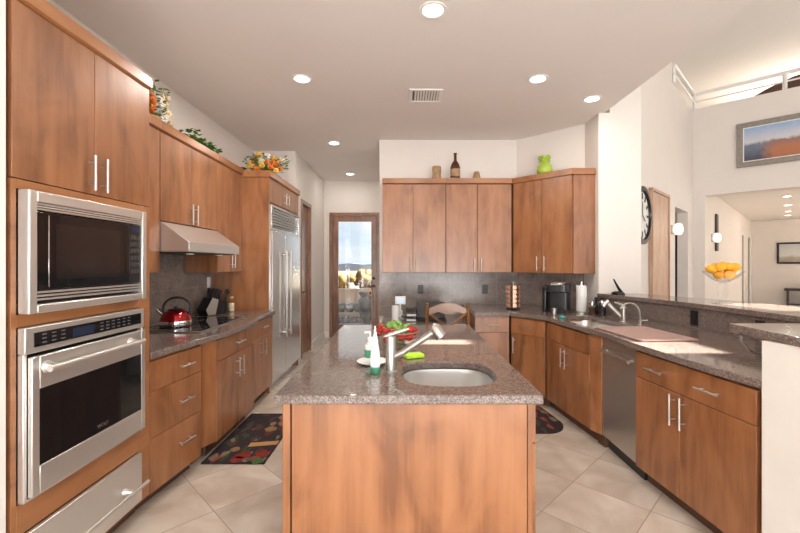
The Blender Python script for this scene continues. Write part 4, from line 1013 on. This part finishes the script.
# fruit bowl
FB = (2.575, 3.27, 1.1205)
t = thing('pedestal_bowl', 'tall clear glass pedestal bowl on the bar holding yellow fruit', 'bowl', FB)
m = MB(); m.lathe([(.075, 0), (.075, .005), (.03, .012), (.02, .03), (.03, .06), (.036, .15), (.02, .165)], n=28); m.build('stem', 'clear', t)
m = MB(); m.lathe([(.02, .1655), (.045, .172), (.09, .20), (.145, .258), (.141, .258), (.086, .205), (.043, .178), (0, .172)], n=32); m.build('glass_bowl', 'clear', t)
lem = None
pos = [(-.05, -.02, .228), (.0, -.055, .230), (.05, -.01, .228), (.0, .045, .228), (-.10, -.01, .274), (-.05, -.04, .290), (.015, -.03, .293), (.08, -.02, .290), (.085, .05, .268), (.03, .04, .300), (-.04, .035, .288)]
for i, (x, y, z) in enumerate(pos):
    L_ = (FB[0]+x, FB[1]+y, FB[2]+z)
    if lem is None:
        lem = thing('lemon', 'ripe yellow-orange lemon in the glass pedestal bowl', 'fruit', L_, 0, 'fruit in the pedestal bowl')
        MB().lathe([(.0, -.044), (.008, -.04), (.024, -.03), (.034, -.01), (.034, .01), (.024, .03), (.009, .04), (.004, .046), (0, .047)], n=18, rotm=Matrix.Rotation(PI/2, 3, 'Y')).build('peel', 'lemon', lem)
        MB().ball((-.044, 0, 0), .004).build('stem_end', 'leaf', lem)
    else:
        d_ = dup(lem, L_, random.random()*6); d_.rotation_euler = (0, random.uniform(-.4, .4), random.random()*6)

# ------------------------------------------------------------------ desk, chair, desk things
dk = thing('desk', 'built-in granite desk on the back wall behind the wooden chair', 'desk', (-.26, 4.55, 0))
MB().box(0, 1.008, 0, .70, .72, .76).build('desktop', 'granite', dk, bevel=.003)
m = MB(); m.box(0, .02, .03, .695, .001, .719); m.build('side_panel', 'wood', dk)
m = MB(); m.box(.985, 1.006, .03, .695, .001, .719); m.build('side_panel', 'wood', dk)
f = MB().box(.04, .96, .012, .03, .62, .715).build('drawer', 'wood', dk, bevel=.002); pull(f, 'h', .5, .67, .15, .012)
ch = thing('dining_chair', 'wooden cross-back chair with curved top rail tucked at the desk', 'chair', (.415, 3.92, 0))
def post_(x): return MB().tube([(x, .0, .0), (x, .0, .45), (x, -.03, .80), (x, -.068, 1.062)], [.018, .02, .018, .016], 10)
post_(-.195).build('back_post', 'chair_wood', ch); post_(.195).build('back_post', 'chair_wood', ch)
for x in (-.18, .18): MB().tube([(x, .40, 0), (x, .40, .43)], [.016, .02], 10).build('front_leg', 'chair_wood', ch)
m = MB(); m.prism(rrect(0, .20, .42, .44, .05), .431, .465); m.build('seat', 'chair_wood', ch, bevel=.006)
m = MB(); n = 12; top = []; bot = []
for i in range(n+1):
    x = -.18+.36*i/n; u = abs(x)/.18; top.append((x, 1.01+.055*(1-u*u))); bot.append((x, .945+.035*(1-abs(u-.5)*2)))
m.yprism(top+bot[::-1], -.076, -.056); m.build('top_rail', 'chair_wood', ch, bevel=.003)
m = MB(); m.yprism([(-.18, .72), (.18, .72), (.18, .765), (-.18, .765)], -.035, -.02); m.build('lower_rail', 'chair_wood', ch)
for s_ in (-1, 1):
    pts = [(s_*(.175-.35*k/8), -.03-.035*k/8+.008*s_, .765+.20*k/8-.03*math.sin(PI*k/8)) for k in range(9)]
    MB().tube(pts, .013, 8).build('cross_slat', 'chair_wood', ch)
t = thing('white_mug', 'white mug standing at the left end of the desk', 'mug', (-.10, 4.80, .761))
MB().lathe([(.04, 0), (.045, .005), (.045, .18), (.041, .18), (.04, .01), (0, .008)], n=24).build('mug_body', 'whitepl', t)
MB().tube([(.043, 0, .13), (.075, 0, .12), (.075, 0, .07), (.043, 0, .06)], .006, 8).build('handle', 'whitepl', t)
t = thing('desk_display', 'small white framed display on a stand at the back of the desk', 'display', (-.045, 4.95, .761))
MB().lathe([(.05, 0), (.05, .01), (.01, .02), (.01, .18)], n=16).build('stand', 'whitepl', t)
sc_ = MB().box(-.065, .065, -.012, .012, .18, .28).build('housing', 'whitepl', t, bevel=.006)
MB().box(-.045, .045, -.0135, -.0122, .20, .262).build('screen', 'screen', sc_)
t = thing('laptop', 'open black laptop on the desk behind the chair', 'laptop', (.33, 4.82, .761))
MB().box(-.17, .17, -.12, .12, 0, .02).build('keyboard_base', 'black', t, bevel=.003)
m = MB(); m.xprism([(.112, .021), (.124, .021), (.19, .20), (.178, .204)], -.17, .17); m.build('lid', 'black', t, bevel=.002)
t = thing('paper_tray', 'black stacking paper tray on the desk left of the laptop', 'paper tray', (.085, 4.86, .761))
m = MB()
for z in (0, .06, .12): m.box(-.065, .065, -.15, .15, z, z+.006)
for x in (-.065, .059):
    m.box(x, x+.006, .12, .15, 0, .15); m.box(x, x+.006, -.15, -.12, 0, .15)
m.build('shelves', 'black', t)
for z in (.0065, .0665): MB().box(-.055, .055, -.14, .14, z, z+.02).build('paper_stack', 'paper', t)

# ------------------------------------------------------------------ rugs
def rug(name, label, poly, z=.0012):
    t = thing(name, label, 'rug', (0, 0, z)); MB().prism(poly, 0, .008).build('pile', 'rug', t, smooth=False); return t
t = rug('kitchen_rug', 'dark rectangular rug printed with vegetables, beside the cooktop cabinets', rect(-1.455, -1.0, 2.90, 3.86))
m = MB(); m.prism([(-1.22, 3.16), (-.985-.02, 3.20), (-1.005, 3.27), (-1.22, 3.23)], .0085, .0095); m.build('spoon_print', 'tan', t)
for (x, y, r, mt) in ((-1.20, 3.03, .055, 'tomato'), (-1.22, 2.955, .045, 'tomato'), (-1.07, 3.05, .045, 'tomato'), (-1.06, 2.93, .04, 'leaf'), (-1.13, 2.965, .03, 'brown'), (-1.15, 3.50, .05, 'tan'), (-1.30, 3.12, .035, 'fl_cream'), (-1.07, 3.62, .05, 'tan')):
    m = MB(); m.prism([(x+r*math.cos(2*PI*j/14)*(1.0+.15*math.sin(3*j)), y+1.1*r*math.sin(2*PI*j/14)) for j in range(14)], .0085, .0094)
    m.build('fruit_print', {'tomato': bpy.data.materials.get('rug_red') or plain('rug_red', (.22, .02, .015), .9, var=.3, scale=25), 'leaf': bpy.data.materials.get('rug_green') or plain('rug_green', (.05, .13, .03), .9), 'brown': 'brown', 'tan': bpy.data.materials.get('rug_tan') or plain('rug_tan', (.25, .14, .06), .9, var=.3, scale=30), 'fl_cream': bpy.data.materials.get('rug_tan') or 'tan'}[mt], t)
m = MB(); e = rect(-1.455, -1.0, 2.90, 3.86); i_ = rect(-1.440, -1.015, 2.915, 3.845)
for k in range(4):
    a_, b_ = e[k], e[(k+1) % 4]; c_, d_ = i_[(k+1) % 4], i_[k]; m.prism([a_, b_, c_, d_], .0085, .0092)
m.build('border', plain('rug_border', (.02, .012, .012), .9), t)
pl = [(.62, 3.42), (1.22, 3.42)]+[(1.22+.20*math.sin(k*PI/2/8), 3.66-.24*math.cos(k*PI/2/8)) for k in range(9)]+[(1.36, 4.08), (.62, 4.08)]
t = rug('kitchen_rug', 'dark round-cornered printed rug in front of the sink cabinet', pl)
m = MB(); m.prism([(.95, 3.78), (1.12, 3.84), (1.10, 3.89), (.93, 3.84)], .0085, .0094); m.build('fruit_print', bpy.data.materials['rug_tan'], t)

# ------------------------------------------------------------------ tops of cabinets
def flowers(name, label, loc, blossoms, leaves, spread, hgt, seed, base):
    random.seed(seed); t = thing(name, label, 'flower arrangement', loc)
    m = MB(); m.lathe([(.05, 0), (.055, .02), (.055, .035), (.0, .04)], n=16); m.build('basket', base, t)
    m = MB()
    for k in range(leaves):
        a_ = random.random()*2*PI; q = random.random()**.5; c = Vector((q*spread[0]*math.cos(a_), q*spread[1]*math.sin(a_), .04+random.random()*hgt*.85))
        d_ = Vector((math.cos(a_), math.sin(a_), random.uniform(-.3, .8))).normalized(); s_ = random.uniform(.03, .05); e_ = d_.cross(Vector((0, 0, 1))).normalized()*s_*.35; u_ = e_.cross(d_).normalized()*.004
        m.add([c, c+d_*s_*.5+e_, c+d_*s_, c+d_*s_*.5-e_, c+d_*s_*.5+u_*2, c+d_*s_*.5-u_], [(0, 1, 4), (1, 2, 4), (2, 3, 4), (3, 0, 4), (1, 0, 5), (2, 1, 5), (3, 2, 5), (0, 3, 5)])
        m.tube([(c.x*.3, c.y*.3, .05), tuple(c)], .0015, 4)
    m.build('foliage', 'leaf', t, smooth=False)
    for (mt, x, y, z, r) in blossoms:
        m = MB(); c = Vector((x, y, z))
        for k in range(20):
            th = random.random()*2*PI; ph = random.uniform(-.9, 1.4); d_ = Vector((math.cos(th)*math.cos(ph), math.sin(th)*math.cos(ph), math.sin(ph)))
            m.ball(tuple(c+d_*r*.55), r*.42, (1, 1, .7), 7, 5)
        m.build('blossom', mt, t)
    return t
flowers('flower_arrangement', 'tall orange and cream flower arrangement on the cabinets beside the oven cabinet', (-1.86, 2.99, 2.4905),
        [('fl_orange', .02, -.10, .26, .045), ('fl_orange', .03, -.08, .16, .045), ('fl_orange', .03, -.07, .07, .045), ('fl_cream', .02, .12, .22, .05), ('fl_white', .03, .02, .16, .045), ('fl_white', .03, .04, .09, .045),
         ('fl_cream', .02, .14, .10, .05), ('fl_cream', .02, .16, .03, .045), ('fl_yellow', .02, -.14, .12, .035), ('fl_white', .05, .05, .03, .04), ('fl_orange', .05, -.09, .115, .04), ('fl_white', .05, .0, .12, .04), ('fl_cream', .02, .10, .17, .045), ('fl_cream', .03, .11, .05, .045)], 90, (.06, .17), .27, 3, 'tan')
random.seed(5)
t = thing('ivy_garland', 'low green ivy garland lying on the cabinets above the range hood', 'garland', (-1.84, 3.70, 2.4905))
m = MB(); m.tube([(.0, -.24, .012), (.01, -.1, .06), (0, .05, .05), (.0, .22, .014)], .008, 6); m.build('vine', 'brown', t)
m = MB()
for k in range(130):
    y = random.uniform(-.26, .24); c = Vector((random.uniform(-.05, .06), y, .01+random.random()*(.10 if y < -.12 else .05))); a_ = random.random()*6
    d_ = Vector((math.cos(a_), math.sin(a_), random.uniform(-.1, .7))).normalized(); s_ = .05; e_ = d_.cross(Vector((0, 0, 1))).normalized()*s_*.45
    m.add([c, c+d_*s_*.4+e_, c+d_*s_, c+d_*s_*.4-e_, c+d_*s_*.4+Vector((0, 0, .006)), c+d_*s_*.4-Vector((0, 0, .003))], [(0, 1, 4), (1, 2, 4), (2, 3, 4), (3, 0, 4), (1, 0, 5), (2, 1, 5), (3, 2, 5), (0, 3, 5)])
m.build('leaves', 'leaf', t, smooth=False)
flowers('flower_arrangement', 'low wide autumn flower arrangement on top of the refrigerator cabinet', (-1.62, 4.72, 2.4755),
        [('fl_yellow', -.05, -.05, .22, .045), ('fl_orange', -.12, .0, .16, .05), ('fl_white', .04, -.03, .20, .05), ('fl_orange', .14, -.06, .12, .05), ('fl_yellow', .0, -.10, .08, .045), ('fl_orange', .09, -.08, .07, .04),
         ('fl_yellow', -.15, -.07, .09, .045), ('fl_cream', .2, -.04, .16, .04), ('fl_orange', .19, -.05, .06, .04), ('fl_yellow', .10, .0, .19, .04), ('fl_orange', -.07, -.08, .05, .04), ('fl_cream', -.02, -.07, .14, .045), ('fl_orange', .05, -.06, .13, .04), ('fl_yellow', .15, -.07, .03, .04), ('fl_cream', -.18, -.03, .04, .035)], 190, (.26, .12), .20, 9, 'tan')
# shelf ornaments over back uppers
t = MB().lathe([(.05, 0), (.055, .004), (.052, .06), (.056, .13), (.053, .165), (.045, .165), (.045, .02), (0, .015)], n=24).build('stoneware_pot', 'pot', None, (.405, 5.02, 2.4755))
tag(t, 'short cylindrical stoneware pot on the back wall cabinets, left of the bottle', 'pot')
t = thing('brown_bottle', 'tall brown glass bottle with worn label on the back wall cabinets', 'bottle', (.635, 5.02, 2.4755))
MB().lathe([(.055, 0), (.06, .006), (.06, .16), (.045, .20), (.018, .24), (.017, .315), (.022, .318), (.022, .33), (0, .332)], n=24).build('bottle_body', 'bottle', t)
MB().lathe([(.0605, .04), (.0612, .04), (.0612, .13), (.0605, .13)], n=24).build('label_band', 'pot', t)
t = MB().lathe([(.055, 0), (.058, .01), (.045, .04), (.035, .085), (.028, .1), (0, .102)], n=24).build('clay_bell', 'pot', None, (.90, 5.02, 2.4755))
tag(t, 'small brown clay bell on the back wall cabinets, right of the bottle', 'ornament')
t = thing('green_vase', 'lime green ruffled vase on the diagonal corner cabinet', 'vase', (1.66, 4.78, 2.4755))
MB().lathe([(.055, 0), (.075, .015), (.09, .06), (.08, .11), (.05, .15), (.045, .17), (.06, .20), (.05, .22), (.03, .225), (.03, .20)], n=28).build('vase_body', 'vase', t)
for k in range(5):
    a_ = k*2*PI/5+.3; m = MB(); m.ball((.05*math.cos(a_), .05*math.sin(a_), .215), .027, (1, 1, .8), 10, 7); m.tube([(.05*math.cos(a_), .05*math.sin(a_), .205), (.066*math.cos(a_), .066*math.sin(a_), .16)], .008, 6); m.build('ruffle', 'vase', t)

# ------------------------------------------------------------------ ceiling fixtures
for (x, y, lb, pw) in ((.184, 2.572, 'recessed ceiling light nearest the camera above the island sink', 14), (-.89, 3.53, 'recessed ceiling light above the aisle in front of the range hood', 22), (1.168, 3.53, 'recessed ceiling light above the aisle by the main sink', 9),
                   (1.84, 3.96, 'recessed ceiling light at the right edge of the kitchen ceiling', 3.0), (-.935, 5.41, 'recessed ceiling light between the refrigerator and the back wall cabinets', 6), (-.97, 7.28, 'recessed ceiling light in front of the patio door', 4)):
    t = thing('recessed_light', lb, 'ceiling light', (x, y, H))
    MB().lathe([(.088, -.0005), (.088, -.006), (.07, -.008), (.062, -.002)], n=32, closed=False).build('trim_ring', 'trimw', t)
    MB().lathe([(.062, -.0012), (.062, -.0035), (0, -.004)], n=32).build('lens', 'lampglow', t)
    l_ = lamp('downlight_glow', 'AREA', (0, 0, -.02), (0, 0, 0), pw, (1.0, .93, .85), shape='DISK', size=.12); l_.parent = t
t = thing('ceiling_vent', 'square white louvred air vent in the kitchen ceiling', 'vent', (.205, 3.88, H))
m = MB(); m.box(-.155, .155, -.15, -.12, -.010, -.0005); m.box(-.155, .155, .12, .15, -.010, -.0005); m.box(-.155, -.125, -.12, .12, -.010, -.0005); m.box(.125, .155, -.12, .12, -.010, -.0005); m.build('frame', 'trimw', t, bevel=.002)
MB().box(-.125, .125, -.12, .12, -.0022, -.0005).build('backing', 'darkfurn', t)
for k in range(9):
    x = -.105+k*.026
    m = MB(); m.add([(x, -.119, -.003), (x+.018, -.119, -.009), (x+.019, -.119, -.008), (x+.001, -.119, -.0023), (x, .119, -.003), (x+.018, .119, -.009), (x+.019, .119, -.008), (x+.001, .119, -.0023)], [(0, 1, 2, 3), (4, 7, 6, 5), (0, 4, 5, 1), (1, 5, 6, 2), (2, 6, 7, 3), (3, 7, 4, 0)])
    m.build('louvre', 'trimw', t, smooth=False)

# ------------------------------------------------------------------ great room things
# clock
cx, cy = 2.92, 4.96
t = thing('wall_clock', 'large round black-rimmed clock half hidden by the white column', 'clock', (cx, cy, 2.03), PI/4)
Rx = Matrix.Rotation(PI/2, 3, 'X'); m = MB()
m.lathe([(.345, -.05), (.355, -.02), (.355, .02), (.30, .025), (.29, .0), (.29, -.05)], n=48, rotm=Rx, closed=False); m.add([], []); m.build('rim', 'black', t)
MB().lathe([(.295, -.045), (.295, -.005), (0, -.004)], n=48, rotm=Rx).build('dial', 'white', t)
for k in range(12):
    a_ = k*PI/6; m = MB(); Rm = Matrix.Rotation(a_, 3, 'Y'); c = Vector((math.sin(a_)*.235, -.004, math.cos(a_)*.235)); m.obox((c.x, -.0005, c.z), .028, .005, .075, Rm); m.build('numeral', 'black', t)
m = MB(); m.obox((.0, -.004, .08), .014, .004, .18, Matrix.Rotation(0, 3, 'Y')); m.build('minute_hand', 'black', t)
m = MB(); m.obox((.05, -.004, -.03), .016, .004, .13, Matrix.Rotation(2.1, 3, 'Y')); m.build('hour_hand', 'black', t)
t = thing('narrow_shelf', 'narrow dark shelf glimpsed through the tall opening beside the pale door', 'shelf', (5.12, 7.72, 0), PI*.75)
MB().box(-.10, .10, 0, .012, 0, 2.1).build('back_panel', 'darkfurn', t)
for z in (.6, 1.0, 1.4, 1.8): MB().box(-.10, .10, -.14, -.001, z, z+.02).build('shelf_board', 'darkfurn', t)
# sconces
def sconce(p, rz, label, z):
    t = thing('wall_sconce', label, 'sconce', (p[0], p[1], z), rz)
    MB().box(-.05, .05, -.02, -.001, -.07, .07).build('backplate', 'nickel', t, bevel=.003)
    MB().lathe([(.035, -.08), (.06, -.04), (.066, .0), (.055, .06), (.03, .09), (.0, .092)], (0, -.09, 0), 20).build('glass_shade', 'sconce_glow', t)
    MB().tube([(0, -.02, -.05), (0, -.09, -.092)], .008, 8).build('arm', 'nickel', t)
sconce(on_A(6.24), PI/4, 'lit glass wall sconce between the pale door and the narrow opening', 1.96)
p = (5.92, 7.80)
sconce(p, PI/4, 'lit glass wall sconce just inside the wide opening beside the dark panel', 1.93)
# painting on wall B: starts at Y=6.96
pb = (12.68-6.96-.006, 6.96-.006)
t = thing('canyon_painting', 'large grey-framed red canyon landscape painting high on the far wall', 'painting', (pb[0], pb[1], 3.07), -PI/4)
m = MB(); fr_(m, 0, 1.35, 0, .745, .085, -.05, -.001); m.build('frame', 'sweet', t, bevel=.008)
MB().box(.088, 1.262, -.03, -.002, .088, .657).build('canvas', 'canyon', t)
m = MB(); fr_(m, .084, 1.266, .084, .661, .015, -.038, -.0305); m.build('liner', 'trimw', t)
# dark wall panel just inside opening, far picture, console
def on_C(k, off=.004): return (5.625+k/r2+off/r2, 7.505+k/r2-off/r2)
p = on_C(.80)
t = MB().box(0, .24, -.03, -.001, 0, .74).build('wall_panel_art', 'darkfurn', None, (p[0], p[1], 1.69), bevel=.004, rotz=PI/4)
tag(t, 'tall narrow dark wall hanging just inside the wide opening', 'wall art')
# far picture on far back wall X+Y=22.75
def on_D(Y, off=0): return (24.68-Y-off/r2, Y-off/r2)
p = on_D(12.85, .006)
t = thing('framed_landscape', 'pale landscape print in a black frame on the far room wall', 'picture', (p[0], p[1], 1.43), -PI/4)
m = MB(); fr_(m, 0, 1.1, 0, .67, .055, -.035, -.001); m.build('frame', 'black', t, bevel=.003)
MB().box(.056, 1.044, -.015, -.002, .056, .614).build('print', 'seascape', t)
p = on_D(12.72, .50)
t = thing('console_table', 'dark console table against the far room wall below the picture', 'console table', (p[0], p[1], 0), -PI/4)
MB().box(0, 1.6, 0, .42, .61, .68).build('tabletop', 'darkfurn', t, bevel=.004)
for x in (.05, 1.5):
    for y in (.03, .34): MB().box(x, x+.05, y, y+.05, 0, .61).build('leg', 'darkfurn', t)
MB().box(.05, 1.55, .05, .37, .18, .21).build('shelf', 'darkfurn', t)
p = on_D(12.36, .30)
t = thing('black_box', 'black ribbed storage box standing on the far console table', 'box', (p[0], p[1], .681), -PI/4)
MB().box(0, .6, -.1, .15, 0, .22).build('box_body', 'black', t, bevel=.004)
for k in range(4): MB().box(.03+.14*k, .13+.14*k, -.106, -.1005, .04, .18).build('front_panel', 'sweet', t)
p = on_D(12.36, .30)
t = MB(); t.ball((0, 0, .09), .13, (1.4, 1, .65)); tag(t.build('dark_basket', 'darkfurn', None, (p[0], p[1], .215)), 'dark rounded basket on the lower shelf of the far console table', 'basket')
for k, (x, y) in enumerate(((7.9, 8.35), (9.1, 9.6), (10.2, 10.75), (11.0, 11.6))):
    t = thing('recessed_light', ['nearest', 'second nearest', 'third nearest', 'farthest'][k]+' recessed ceiling light in the room beyond the wide opening', 'ceiling light', (x, y, 2.825))
    MB().lathe([(.088, -.0005), (.088, -.006), (.07, -.008), (.062, -.002)], n=24, closed=False).build('trim_ring', 'trimw', t)
    MB().lathe([(.062, -.0012), (.062, -.0035), (0, -.004)], n=24).build('lens', 'lampglow', t)
# brown arched headboard-like sofa back on the loft
t = thing('loft_sofa', 'dark brown arched sofa back showing behind the loft railing', 'sofa', (6.15, 7.45, 4.2), -PI/4)
m = MB(); pr = [(0, .02)]
for i in range(13): u = i/12; pr.append((2.2*u, .12+.37*math.sin(PI*u)**.8))
pr.append((2.2, .02)); m.yprism(pr, 0, .16); m.build('backrest', 'brown', t, bevel=.02)
MB().box(.1, 2.1, .165, .8, .02, .22).build('seat', 'brown', t, bevel=.03)
